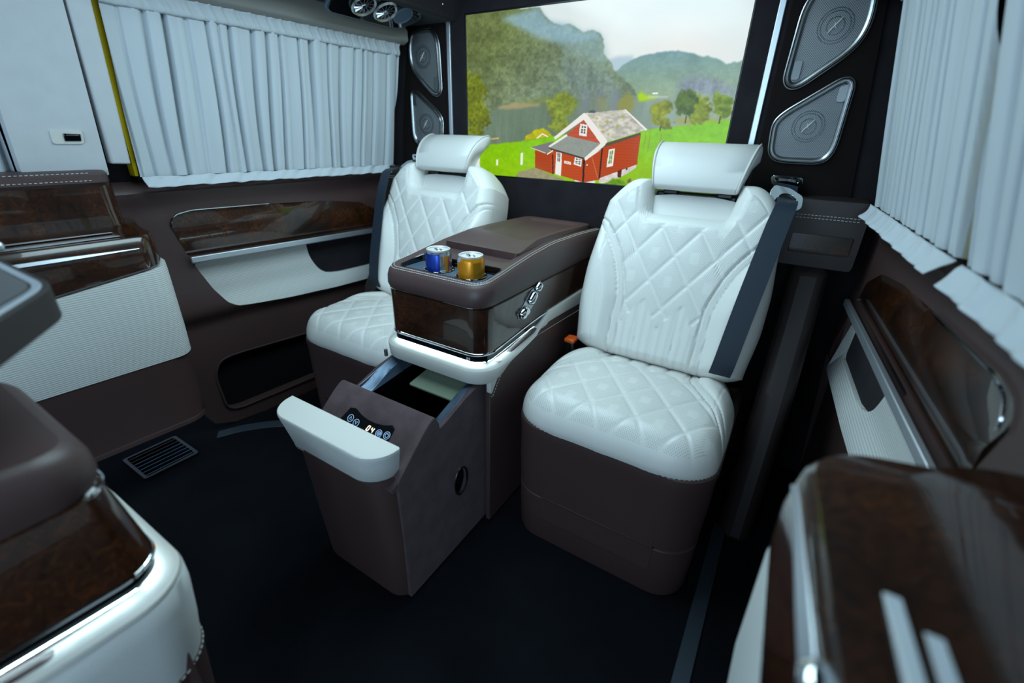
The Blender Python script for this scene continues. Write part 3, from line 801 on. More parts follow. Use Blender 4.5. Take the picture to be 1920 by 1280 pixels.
scr = root('display_screen', ((SX0 + SX1) / 2, PY, SZ0), 'wide lit screen in the partition showing a red cabin beside a fjord', 'screen')
pic, pw, ph = picture()
vx = np.linspace(SX0 + 0.003, SX1 - 0.003, pw + 1); vz = np.linspace(SZ1 - 0.003, SZ0 + 0.003, ph + 1)
V = [(x, PY + 0.004, z) for z in vz for x in vx]
F = [(j * (pw + 1) + i, j * (pw + 1) + i + 1, (j + 1) * (pw + 1) + i + 1, (j + 1) * (pw + 1) + i) for j in range(ph) for i in range(pw)]
me = bpy.data.meshes.new('panel'); me.from_pydata([(x - ORG[scr].x, y - ORG[scr].y, z - ORG[scr].z) for x, y, z in V], [], F)
ca = me.color_attributes.new('picture', 'FLOAT_COLOR', 'CORNER')
col = np.ones((ph * pw, 4, 4), np.float32); col[:, :, :3] = pic.reshape(-1, 1, 3)
ca.data.foreach_set('color', col.ravel())
m_, nt_, b_ = newmat('screen_picture')
at_ = nt_.nodes.new('ShaderNodeAttribute'); at_.attribute_name = 'picture'
nt_.links.new(at_.outputs['Color'], b_.inputs['Emission Color']); b_.inputs['Emission Strength'].default_value = 0.97
b_.inputs['Base Color'].default_value = (0.004, 0.004, 0.004, 1); b_.inputs['Roughness'].default_value = 0.16; b_.inputs['Specular IOR Level'].default_value = 0.3
me.materials.append(m_)
o = bpy.data.objects.new('panel', me); COL.objects.link(o); o.parent = scr
plate('bezel', [(SX0 - 0.001, SZ0 - 0.001), (SX1 + 0.001, SZ0 - 0.001), (SX1 + 0.001, SZ1 + 0.001), (SX0 - 0.001, SZ1 + 0.001)], [[(SX0 + 0.004, SZ0 + 0.004), (SX1 - 0.004, SZ0 + 0.004), (SX1 - 0.004, SZ1 - 0.004), (SX0 + 0.004, SZ1 - 0.004)]],
      lambda a, c, q: (a, PY - q, c), 0.012, 'black', scr, step=0, bevel=0.001)

# ------------------------------------------------------------------ speakers
def offset_poly(P, d):
    c = np.mean(P, 0); out = []
    n = len(P)
    for i in range(n):
        a, b_, c2 = np.array(P[i - 1]), np.array(P[i]), np.array(P[(i + 1) % n])
        e1 = (b_ - a) / (np.linalg.norm(b_ - a) + 1e-9); e2 = (c2 - b_) / (np.linalg.norm(c2 - b_) + 1e-9)
        n1 = np.array([-e1[1], e1[0]]); n2 = np.array([-e2[1], e2[0]])
        nn = n1 + n2; nn = nn / (np.linalg.norm(nn) + 1e-9); k = d / max(0.4, nn.dot(n1))
        s = 1 if (c - b_).dot(nn) > 0 else -1
        out.append(tuple(b_ + nn * k * s))
    return out
YS = PY - 0.018
def speaker(shape, rad, centre, label, tagbox, y=YS):
    P = rpoly(shape, rad, 6)
    c = np.mean(P, 0)
    s = root('speaker', (float(c[0]), y, float(c[1])), label, 'speaker', 'angular door speakers')
    ys = lambda a, b_, q: (a, y + 0.008 - q, b_)
    # rim: a rounded bead along the outline, wider inside
    rings = []
    for d, q in ((0.0, -0.002), (0.0, 0.006), (0.003, 0.010), (0.008, 0.009), (0.011, 0.004), (0.011, -0.002)):
        rings.append([ys(a, b_, q) for a, b_ in (offset_poly(P, d) if d else P)])
    b = MB(); b.loft(rings, closed=True); b.obj('rim', 'steel', s, angle=50)
    tube('rim_line', [ys(a, b_, 0.002) for a, b_ in offset_poly(P, -0.004)], 0.0016, 'steel', s, n=6, closed=True)
    G = offset_poly(P, 0.009)
    # slightly domed grille with its own metre UV
    cx, cz = centre
    def fm(a, b_, q):
        r = math.hypot(a - cx, b_ - cz)
        return (a, y + 0.006 - q - 0.004 * math.exp(-(r / 0.05) ** 2), b_)
    g = plate('grille', G, [], fm, 0.004, 'mesh', s, step=0.006, bevel=0)
    me = g.data; l = me.uv_layers.new(name='UVMap')
    co = np.empty(len(me.vertices) * 3); me.vertices.foreach_get('co', co); co = co.reshape(-1, 3)
    idx = np.empty(len(me.loops), int); me.loops.foreach_get('vertex_index', idx)
    l.data.foreach_set('uv', co[idx][:, [0, 2]].ravel())
    for r in (0.018, 0.030, 0.036):
        tube('grille_ring', [fm(cx + r * math.cos(t), cz + r * math.sin(t), 0.0004) for t in np.linspace(0, 2 * PI, 33)[:-1]], 0.0011, 'mark2', g, n=5, closed=True)
    # emblem: a slanted stroke crossed by a short curved one
    e = MB()
    e.tube([fm(cx + x, cz + z, 0.0035) for x, z in ((-0.012, -0.015), (-0.007, -0.007), (-0.001, 0.000), (0.005, 0.007), (0.011, 0.016))], [0.001, 0.0017, 0.0019, 0.0017, 0.0009], 6)
    e.tube([fm(cx + x, cz + z, 0.0035) for x, z in ((-0.002, 0.006), (-0.001, 0.001), (0.001, -0.004), (0.0035, -0.0055))], [0.0007, 0.0011, 0.0011, 0.0006], 6)
    e.obj('emblem', 'mark', g)
    plate('name_tag', rpoly(tagbox, 0.006, 4), [], lambda a, b_, q: (a, y + 0.001 - q, b_), 0.004, 'steel2', s, step=0, bevel=0.001)
    return s
M['mark2'] = mat('grille_ring_grey', (0.10, 0.11, 0.12), 0.4, metal=0.6)
M['steel2'] = mat('grey_tag', (0.16, 0.17, 0.18), 0.35, metal=0.7)
up = [(-0.110, 1.128), (-0.080, 1.114), (0.022, 1.196), (0.040, 1.245), (0.030, 1.325), (-0.080, 1.330), (-0.104, 1.29)]
lo = [(-0.110, 1.036), (-0.092, 1.060), (0.020, 1.138), (0.042, 1.128), (0.042, 0.975), (0.024, 0.945), (-0.082, 0.945), (-0.104, 0.965)]
mir = lambda P: [(-1.352 - x, z) for x, z in P][::-1]
tu = [(-0.096, 1.135), (-0.078, 1.135), (-0.078, 1.178), (-0.096, 1.178)]
tl = [(0.014, 1.085), (0.033, 1.085), (0.033, 1.124), (0.014, 1.118)]
ru = [0.025, 0.03, 0.04, 0.04, 0.03, 0.03, 0.03]; rl = [0.02, 0.025, 0.02, 0.02, 0.03, 0.03, 0.03, 0.02]
speaker(up, ru, (-0.030, 1.245), 'upper angular speaker grille on the right pillar beside the screen', tu)
speaker(lo, rl, (-0.030, 1.030), 'lower angular speaker grille on the right pillar above the belt ring', tl)
speaker(mir(up), ru[::-1], (-1.322, 1.245), 'upper angular speaker grille on the left pillar by the curtain', mir(tu))
speaker(mir(lo), rl[::-1], (-1.322, 1.020), 'lower angular speaker grille on the left pillar above the left headrest', mir(tl))

# ------------------------------------------------------------------ roof vent unit over the left curtain
vu = root('roof_vent_unit', (-1.225, 1.20, 1.335), 'dark roof panel with two round turbine vents above the left curtain', 'vent')
plate('housing', rpoly([(-1.278, 1.03), (-1.194, 1.03), (-1.194, 1.315), (-1.220, 1.372), (-1.258, 1.350), (-1.278, 1.30)], 0.03, 4), [], lambda a, c, q: (a, c, 1.331 + 0.6 * (a + 1.225) - q), 0.02, 'gloss_black', vu, step=0, bevel=0.005)
plate('housing_edge', rpoly([(-1.283, 1.024), (-1.189, 1.024), (-1.189, 1.317), (-1.218, 1.380), (-1.261, 1.355), (-1.283, 1.302)], 0.03, 4), [], lambda a, c, q: (a, c, 1.334 + 0.6 * (a + 1.225) - q), 0.012, 'bluesteel', vu, step=0, bevel=0.002)
def VT(x, y, z):      # tilt the vent faces with their panel
    c_, s_ = math.cos(math.atan(0.6)), math.sin(math.atan(0.6))
    dx, dz = x + 1.225, z - 1.335
    return (-1.225 + dx * c_ - dz * s_, y, 1.331 + dx * s_ + dz * c_)
def vobj(b, *a, **k):
    b.v = [VT(*p) for p in b.v]; return b.obj(*a, **k)
for yy in (1.128, 1.212):
    cxv = -1.225
    circ = lambda r, z, n=28: [(cxv + r * math.cos(t), yy + r * math.sin(t), z) for t in np.linspace(0, 2 * PI, n + 1)[:-1]]
    b = MB(); b.loft([circ(0.031, 1.336), circ(0.038, 1.334), circ(0.040, 1.327), circ(0.036, 1.322), circ(0.031, 1.326)], cap=False); b.loft([circ(0.031, 1.336), circ(0.001, 1.334)], cap=True)
    v = vobj(b, 'air_vent', 'steel', vu)
    b = MB(); b.loft([circ(0.0305, 1.3345), circ(0.001, 1.333)], cap=True); vobj(b, 'vent_well', 'black', v)
    for k in range(12):
        t = 2 * PI * k / 12
        d = Vector((math.cos(t), math.sin(t), 0)); s_ = Vector((-math.sin(t), math.cos(t), 0))
        c0 = Vector((cxv, yy, 0))
        b = MB(); b.loft([[c0 + d * r + s_ * 0.0025 + Vector((0, 0, 1.333)), c0 + d * r - s_ * 0.001 + Vector((0, 0, 1.325)), c0 + d * r - s_ * 0.0025 + Vector((0, 0, 1.325)), c0 + d * r + s_ * 0.001 + Vector((0, 0, 1.333))] for r in (0.006, 0.031)])
        vobj(b, 'blade', 'steel', v, smooth=False)
    b = MB(); b.loft([circ(0.008, 1.330, 16), circ(0.007, 1.322, 16)]); vobj(b, 'hub', 'chrome', v)
b = MB(); b.loft([[( -1.225 + r * math.cos(t), 1.290 + r * math.sin(t), z) for t in np.linspace(0, 2 * PI, 25)[:-1]] for r, z in ((0.034, 1.336), (0.034, 1.331), (0.031, 1.329), (0.029, 1.331))])
vobj(b, 'speaker_cover', 'bluesteel', vu)
# ------------------------------------------------------------------ seats
TILT = math.radians(20)
def BP(cx, x, t, h):
    """point on the backrest: across, up the tilted back, out from it"""
    return (cx + x, 1.165 + t * math.sin(TILT) - h * math.cos(TILT), 0.415 + t * math.cos(TILT) + h * math.sin(TILT))

def nsm(a, b, x): t = np.clip((x - a) / (b - a), 0, 1); return t * t * (3 - 2 * t)
def groove(d, w): return np.exp(-(d / w) ** 2)

def bdist(X, Y, bx, by):
    d = np.full(X.shape, 9.0)
    for i in range(len(bx)):
        j = (i + 1) % len(bx)
        ex, ey = bx[j] - bx[i], by[j] - by[i]; L2 = ex * ex + ey * ey + 1e-12
        t = np.clip(((X - bx[i]) * ex + (Y - by[i]) * ey) / L2, 0, 1)
        d = np.minimum(d, np.hypot(X - bx[i] - t * ex, Y - by[i] - t * ey))
    return d

def quilt(x, t, a, b):
    """diamond stitching; returns groove depth and puff"""
    p = x / a + t / b; q = x / a - t / b
    fp = np.abs(p - np.round(p)); fq = np.abs(q - np.round(q))
    k = a * b / math.hypot(a, b)
    g1 = groove(fp * k, 0.0035); g2 = groove(fq * k, 0.0035)
    puff = (np.sqrt(np.abs(np.sin(PI * p)))) * (np.sqrt(np.abs(np.sin(PI * q))))
    return np.maximum(g1, g2), puff, p, q

def skin(name, P, h, wrap_fn, m, parent, X, T, perf, depth_pts):
    """grid surface closed to the back with a skirt"""
    nv, nu = X.shape
    V = [wrap_fn(X[j, i], T[j, i], h[j, i]) for j in range(nv) for i in range(nu)]
    F = [(j * nu + i, j * nu + i + 1, (j + 1) * nu + i + 1, (j + 1) * nu + i) for j in range(nv - 1) for i in range(nu - 1)]
    ring = [i for i in range(nu)] + [j * nu + nu - 1 for j in range(1, nv)] + [(nv - 1) * nu + i for i in range(nu - 2, -1, -1)] + [j * nu for j in range(nv - 2, 0, -1)]
    uv = [(X.flat[k], T.flat[k]) for k in range(nu * nv)]; pf = list(perf.ravel())
    prev = ring
    for sc, hh in depth_pts:
        n0 = len(V)
        xm, tm = X.mean(), T.mean()
        for k in ring:
            x, t = X.flat[k], T.flat[k]
            V.append(wrap_fn(xm + (x - xm) * sc, tm + (t - tm) * sc, hh)); uv.append((x, t)); pf.append(0)
        cur = list(range(n0, n0 + len(ring)))
        R = len(ring)
        F += [(prev[i], cur[i], cur[(i + 1) % R], prev[(i + 1) % R]) for i in range(R)]
        prev = cur
    F.append(tuple(prev))
    return obj(name, V, F, m, parent, uv=uv, attr=pf, angle=60, recalc=True)

def seat(cx):
    s = root('captain_seat', (cx, 0.98, 0.0), 'white quilted leather seat to the right of the console, navy belt across it', 'seat', 'pair of rear seats')
    # -------- base
    rect = (cx - 0.236, cx + 0.236, 0.790, 1.26, 0.085, 0.02)
    base = plan_loft('base', rect, [(0.010, 0.0), (0.008, 0.006), (0.004, 0.10), (0.003, 0.147), (0.0065, 0.150), (0.0065, 0.153), (0.003, 0.156), (0.0, 0.24), (-0.001, 0.325), (-0.004, 0.345), (-0.003, 0.359), (0.003, 0.366), (0.010, 0.366), (0.018, 0.358), (0.04, 0.350)], 'brown', s, n=8)
    x0, x1 = cx - 0.137, cx + 0.150
    fr = lambda a, c, q: (cx + a, 0.790 + 0.004 - 0.016 * c + 0.001 - q - 0.0005, c)
    o = rpoly([(-0.137, 0.078), (0.150, 0.078), (0.150, 0.218), (-0.137, 0.218)], 0.006, 3)
    dr = plate('drawer_front', o, [], fr, 0.012, 'brown', s, step=0, bevel=0.002)
    plate('drawer_gap', rpoly([(-0.1395, 0.0755), (0.1525, 0.0755), (0.1525, 0.2205), (-0.1395, 0.2205)], 0.007, 3), [], lambda a, c, q: fr(a, c, q - 0.0022), 0.008, 'black', dr, step=0, bevel=0)
    tube('seam', [fr(-0.137, 0.152, 0.0006), fr(0.150, 0.152, 0.0006)], 0.0012, 'black', dr, n=5)
    # -------- cushion
    nu, nv = 150, 150
    ss = np.linspace(-1, 1, nu); ss = ss * (1.45 - 0.45 * ss ** 2)
    vv = np.linspace(0, 1, nv); vv = 0.5 + 0.5 * ((2 * vv - 1) * (1.35 - 0.35 * (2 * vv - 1) ** 2))
    Sg, Vg = np.meshgrid(ss, vv)
    Q1 = 0.43
    # outline: half width and front line by position, with a rounded nose
    q0 = 0.085 * (1 - np.sqrt(np.clip(1 - (np.clip(np.abs(Sg) - 0.58, 0, 1) / 0.42) ** 2, 0, 1)))
    Q = q0 + (Q1 - q0) * Vg
    hw = 0.232 + 0.006 * np.sin(PI * np.clip(Q / Q1, 0, 1)) - 0.016 * nsm(0.30, 0.43, Q)
    Xg = Sg * hw
    bx = np.concatenate([Xg[0], Xg[1:, -1], Xg[-1, ::-1][1:], Xg[::-1, 0][1:-1]]); by = np.concatenate([Q[0], Q[1:, -1], Q[-1, ::-1][1:], Q[::-1, 0][1:-1]])
    d = bdist(Xg, Q, bx[::3], by[::3])
    R = 0.055
    hh = 0.078 * np.sqrt(np.clip(1 - (1 - np.clip(d / R, 0, 1)) ** 2, 0, 1))
    hh += 0.008 * np.sin(PI * np.clip(Q / Q1, 0, 1)) - 0.022 * nsm(0.22, 0.43, Q)
    # bolster seam: close in at the rear, running out to the front corners
    xb = 0.112 + 0.014 * nsm(0.36, 0.28, Q) + 0.085 * nsm(0.32, 0.13, Q) + 0.06 * nsm(0.17, 0.03, Q)
    ax = np.abs(Xg)
    hh += 0.016 * nsm(0.0, 0.05, ax - xb) * nsm(0.02, 0.12, d + 0.03) * nsm(0.05, 0.2, Q)
    sl = np.gradient(xb, axis=0) / (np.gradient(Q, axis=0) + 1e-9); nf = 1 / np.sqrt(1 + sl ** 2)
    e1 = (ax - xb) * nf
    hh -= 0.0070 * groove(e1, 0.0024) + 0.0045 * groove(e1 - 0.019, 0.0018)
    ins = nsm(0.004, -0.006, e1)
    # quilting in front, flutes behind
    g, pf_, pp, qq = quilt(Xg, Q + 0.01, 0.105, 0.145)
    lim = 0.325 - 0.35 * np.abs(((Xg / 0.0525 + 0.5) % 1) - 0.5) * 0.0525 * 2
    fl = nsm(lim - 0.004, lim + 0.004, Q)
    fp = np.abs(Xg / 0.0525 - np.round(Xg / 0.0525)) * 0.0525
    fg = groove(fp, 0.004)
    fpuff = np.sqrt(np.abs(np.sin(PI * Xg / 0.0525)))
    fade = 0.35 + 0.65 * nsm(0.0, 0.05, d)
    hh += ins * (1 - fl) * (-0.0026 * g + 0.0034 * pf_) * fade
    hh += ins * fl * (-0.0030 * fg + 0.0040 * fpuff)
    # thin seam on each bolster
    hh -= 0.0018 * groove(ax - (0.198 - 0.10 * (Q - 0.43) ** 2), 0.0014) * nsm(0.13, 0.18, Q) * (1 - ins)
    dia = (np.abs(pp - np.floor(pp) - 0.5) + np.abs(qq - np.floor(qq) - 0.5))
    ring = (np.abs(np.maximum(np.abs(pp - np.floor(pp) - 0.5), np.abs(qq - np.floor(qq) - 0.5)) - 0.11) < 0.03)
    perf = ins * (1 - fl) * (g < 0.15) * (dia > 0.20) * (dia < 0.82)
    perf = np.maximum(perf, (e1 > 0.004) * (e1 < 0.015) * 1.0) * (d > 0.012)
    hh -= 0.0004 * ring * ins * (1 - fl)
    wrap = lambda x, q, h: (cx + x, 0.786 + q * 0.96, 0.360 + h)
    cu = skin('cushion', None, hh, wrap, 'quilt', s, Xg, Q, perf, [(0.97, -0.012), (0.5, -0.014)])
    # -------- backrest
    nu, nv = 150, 180
    ss = np.linspace(-1, 1, nu); ss = ss * (1.4 - 0.4 * ss ** 2)
    vv = np.linspace(0, 1, nv); vv = 0.5 + 0.5 * ((2 * vv - 1) * (1.3 - 0.3 * (2 * vv - 1) ** 2))
    Sg, Vg = np.meshgrid(ss, vv)
    X0 = np.abs(Sg) * 0.236
    top = 0.502 - 0.07 * np.clip((X0 - 0.15) / 0.086, 0, 1) ** 2.2
    notch = nsm(0.127, 0.098, X0)
    top = top - 0.092 * notch
    t0 = 0.022 * np.clip((X0 - 0.17) / 0.066, 0, 1) ** 2
    T = t0 + (top - t0) * Vg
    hw = 0.228 + 0.014 * nsm(0.0, 0.16, T) - 0.010 * nsm(0.22, 0.36, T) - 0.016 * nsm(0.36, 0.50, T)
    Xg = Sg * hw
    bx = np.concatenate([Xg[0], Xg[1:, -1], Xg[-1, ::-1][1:], Xg[::-1, 0][1:-1]]); by = np.concatenate([T[0], T[1:, -1], T[-1, ::-1][1:], T[::-1, 0][1:-1]])
    d = bdist(Xg, T, bx[::2], by[::2])
    R = 0.036
    hh = 0.055 * np.sqrt(np.clip(1 - (1 - np.clip(d / R, 0, 1)) ** 2, 0, 1))
    ax = np.abs(Xg)
    # bolster seam flares out towards the shoulder
    xb = 0.104 + 0.015 * nsm(0.16, 0.25, T) + 0.105 * np.clip((T - 0.215) / 0.175, 0, 1) ** 1.7 + 0.03 * nsm(0.36, 0.40, T)
    sl = np.gradient(xb, axis=0) / (np.gradient(T, axis=0) + 1e-9); nf = 1 / np.sqrt(1 + sl ** 2)
    e1 = (ax - xb) * nf
    hh += 0.022 * nsm(0.01, 0.06, e1) * nsm(0.0, 0.06, d + 0.01)
    hh += 0.010 * np.sin(PI * np.clip(T / 0.4, 0, 1))
    hh -= 0.0070 * groove(e1, 0.0024) + 0.005 * groove(e1 - 0.021, 0.002)
    ins = nsm(0.004, -0.006, e1)
    g, pf_, pp, qq = quilt(Xg, T - 0.015, 0.100, 0.142)
    lim = 0.12 + 0.9 * np.abs(Xg)
    lim = 0.155 - 0.71 * np.abs(((Xg / 0.100 + 0.0) % 1) - 0.5) * 0.1 * 2 + 0.02
    fl = nsm(lim + 0.003, lim - 0.003, T)
    fp = np.abs(Xg / 0.050 - np.round(Xg / 0.050)) * 0.05
    fg = groove(fp, 0.003); fpuff = np.sqrt(np.abs(np.sin(PI * Xg / 0.05)))
    # arc seam across each shoulder
    arc = d - 0.030
    sh = nsm(0.42, 0.45, T) * (ax > 0.12)
    hh -= 0.002 * groove(arc, 0.0015) * sh
    q_in = ins * nsm(0.028, 0.036, d)
    hh += q_in * (1 - fl) * (-0.0026 * g + 0.0034 * pf_)
    hh += ins * fl * (-0.0018 * fg + 0.0024 * fpuff) * nsm(0.0, 0.03, d)
    hh -= 0.0016 * groove(ax - (0.172 + 0.02 * nsm(0.0, 0.3, T)), 0.0014) * nsm(0.36, 0.30, T) * (1 - ins)
    dia = (np.abs(pp - np.floor(pp) - 0.5) + np.abs(qq - np.floor(qq) - 0.5))
    ring = (np.abs(np.maximum(np.abs(pp - np.floor(pp) - 0.5), np.abs(qq - np.floor(qq) - 0.5)) - 0.11) < 0.03)
    hh -= 0.0004 * ring * q_in * (1 - fl)
    perf = q_in * (1 - fl) * (g < 0.15) * (dia > 0.20) * (dia < 0.82)
    perf = np.maximum(perf, (e1 > 0.004) * (e1 < 0.017) * 1.0) * (d > 0.012)
    perf = np.maximum(perf, ins * fl * (fp > 0.010) * (fp < 0.018))
    bk = lambda x, t, h: BP(cx, x, t, h)
    skin('backrest', None, hh, bk, 'quilt', s, Xg, T, perf, [(1.0, -0.05), (0.97, -0.095), (0.6, -0.10)])
    # recessed panel below the headrest
    pts = rpoly([(-0.112, 0.36), (0.112, 0.36), (0.116, 0.462), (0.06, 0.470), (-0.06, 0.470), (-0.116, 0.462)], 0.015, 4)
    plate('neck_panel', pts, [], lambda a, c, q: BP(cx, a, c, 0.008 - 0.012 * nsm(0.38, 0.47, c) + q), 0.05, 'white', s, step=0.02, bevel=0.006)
    box('headrest_mount', cx - 0.105, cx + 0.105, 1.340, 1.40, 0.842, 0.862, 'black', s, bevel=0.006)
    # -------- headrest on two posts
    prof = [(1.292, 0.876), (1.290, 0.890), (1.300, 0.918), (1.322, 0.948), (1.352, 0.970), (1.388, 0.983), (1.412, 0.984), (1.424, 0.972), (1.418, 0.957), (1.396, 0.944), (1.372, 0.924), (1.352, 0.898), (1.338, 0.876), (1.314, 0.867)]
    prof = [(p.x, p.y) for p in catmull([(y, z, 0) for y, z in prof], 3, True)]
    cyh = sum(p[0] for p in prof) / len(prof); czh = sum(p[1] for p in prof) / len(prof)
    rings = []
    for xx, sc in ((-1, 0.30), (-0.995, 0.55), (-0.985, 0.76), (-0.965, 0.91), (-0.93, 0.985), (-0.90, 0.995), (-0.895, 0.975), (-0.89, 0.998), (-0.5, 1.0), (0.0, 1.01), (0.5, 1.0), (0.89, 0.998), (0.895, 0.975), (0.90, 0.995), (0.93, 0.985), (0.965, 0.91), (0.985, 0.76), (0.995, 0.55), (1, 0.30)):
        rings.append([(cx + xx * (0.112 + 0.022 * (z - 0.87) / 0.11), cyh + (y - cyh) * sc, czh + (z - czh) * sc) for y, z in prof])
    b = MB(); b.loft(rings); hr = b.obj('headrest', 'white', s, angle=60)
    for e_ in (-1, 1):
        # piping following the front edge of the pad
        pth = [(cx + e_ * (0.104 + 0.0205 * (z - 0.87) / 0.11), y, z) for y, z in prof[0:22]]
        pth = [(x, y - 0.001, z + 0.0008) for x, y, z in pth]
        tube('piping', pth, 0.0022, 'white', hr, n=6)
        tube('post', [(cx + e_ * 0.070 + 0.004, 1.352, 0.83), (cx + e_ * 0.070 + 0.004, 1.350, 0.90)], 0.0055, 'steel', s, n=10)
        box('post_collar', cx + e_ * 0.070 - 0.016, cx + e_ * 0.070 + 0.024, 1.332, 1.372, 0.852, 0.868, 'black', s, bevel=0.005)
    # shell behind the back
    return s
SR = seat(-0.245)
def copy_tree(o, dx, parent=None):
    c = o.copy(); COL.objects.link(c)
    if parent is None: c.location.x += dx
    else: c.parent = parent
    for ch in list(o.children): copy_tree(ch, dx, c)
    return c
SL = copy_tree(SR, -0.852)
SL['label'] = 'white quilted leather seat to the left of the console, half hidden by it'

# ------------------------------------------------------------------ belts and buckle
def belt(cx, label, mirror=False):
    k = -1 if mirror else 1
    X = lambda x: cx + k * x
    r = root('seat_belt', (X(0.20), 1.42, 0.84), label, 'seat belt', 'rear seat belts')
    # webbing from the guide loop down the seat back
    pr = []
    for t, xl, xr, h in ((0.025, 0.153, 0.203, 0.074), (0.06, 0.158, 0.208, 0.090), (0.14, 0.165, 0.215, 0.096), (0.23, 0.173, 0.223, 0.096), (0.32, 0.182, 0.231, 0.094), (0.40, 0.190, 0.238, 0.086), (0.455, 0.197, 0.242, 0.062)):
        pr.append((BP(0, xl, t, h), BP(0, xr, t, h - 0.004)))
    pr = [((X(a[0]), a[1], a[2]), (X(b_[0]), b_[1], b_[2])) for a, b_ in pr]
    pr.append(((X(0.190), 1.372, 0.872), (X(0.236), 1.382, 0.865)))
    pr.append(((X(0.182), 1.418, 0.905), (X(0.228), 1.420, 0.905)))
    strap('webbing', pr, 0.0016, 'belt', r)
    # guide loop on the pillar
    P = rpoly([(0.166, 0.915), (0.238, 0.912), (0.240, 0.893), (0.224, 0.882), (0.181, 0.884), (0.166, 0.897)], 0.008, 4)
    H = rpoly([(0.174, 0.908), (0.230, 0.905), (0.228, 0.899), (0.205, 0.903), (0.178, 0.901)], 0.002, 2)
    plate('guide_loop', [(X(a), c) for a, c in P], [[(X(a), c) for a, c in H]], lambda a, c, q: (a, 1.405 - q + (0.915 - c) * 0.2, c), 0.010, 'chrome', r, step=0, bevel=0.003)
    box('guide_mount', min(X(0.180), X(0.226)), max(X(0.180), X(0.226)), 1.412, 1.49, 0.885, 0.912, 'black', r, bevel=0.004)
    # latch plate with its thumb hole
    c0 = Vector((X(0.214), 1.340, 0.866)); ux = Vector((k * 0.92, 0.10, -0.30)).normalized(); uz = Vector((k * 0.18, 0.55, 0.85)); uz = (uz - ux * uz.dot(ux)).normalized()
    nn = ux.cross(uz).normalized()
    if nn.y > 0: nn = -nn
    mp = lambda a, c, q: tuple(c0 + ux * a + uz * c + nn * q)
    outl = rpoly([(-0.040, 0.022), (-0.004, 0.028), (0.032, 0.020), (0.042, -0.008), (0.026, -0.028), (0.0, -0.026), (-0.026, -0.020), (-0.042, 0.0)], 0.008, 5)
    hole = [(0.003 + 0.021 * math.cos(t), 0.0 + 0.0135 * math.sin(t)) for t in np.linspace(0, 2 * PI, 25)[:-1]]
    lp = plate('latch_plate', outl, [hole], mp, 0.008, 'chrome', r, step=0, bevel=0.003)
    plate('latch_hole', [(0.003 + 0.0205 * math.cos(t), 0.013 * math.sin(t)) for t in np.linspace(0, 2 * PI, 25)[:-1]], [], lambda a, c, q: mp(a, c, q - 0.005), 0.002, 'black', lp, step=0, bevel=0)
    to = rpoly([(-0.022, -0.014), (0.000, -0.018), (-0.003, -0.038), (-0.021, -0.036)], 0.003, 2); th = rpoly([(-0.018, -0.021), (-0.004, -0.023), (-0.006, -0.033), (-0.017, -0.032)], 0.002, 2)
    plate('tongue', to, [th], lambda a, c, q: mp(a, c, q + 0.001), 0.003, 'chrome', lp, step=0, bevel=0.0008)
    return r
belt(-0.245, 'navy seat belt with a chrome latch plate, across the right-hand seat')
belt(-1.097, 'navy seat belt running down the outer edge of the left-hand seat', mirror=True)
bk = root('belt_buckle', (-0.478, 1.13, 0.40), 'black belt buckle with a bright orange button between console and right seat', 'buckle')
b = MB(); 
box('housing', -0.502, -0.470, 1.125, 1.165, 0.36, 0.437, 'black', bk, bevel=0.006)
box('release_button', -0.500, -0.468, 1.120, 1.158, 0.434, 0.447, 'orange', bk, bevel=0.004, label='bright orange release button')
# ------------------------------------------------------------------ consoles
KX0, KX1 = -0.840, -0.527
def ztop(y):
    pts = [(0.74, 0.694), (0.81, 0.703), (0.90, 0.714), (0.96, 0.723), (1.09, 0.732), (1.25, 0.729), (1.45, 0.718)]
    if y <= pts[0][0]: return pts[0][1]
    for (a, za), (b_, zb) in zip(pts, pts[1:]):
        if y <= b_: return za + (zb - za) * sm(a, b_, y) * 0.4 + (zb - za) * (y - a) / (b_ - a) * 0.6
    return pts[-1][1]
def zw(y): return 0.526 + 0.018 * sm(0.74, 1.05, y)      # veneer lower edge

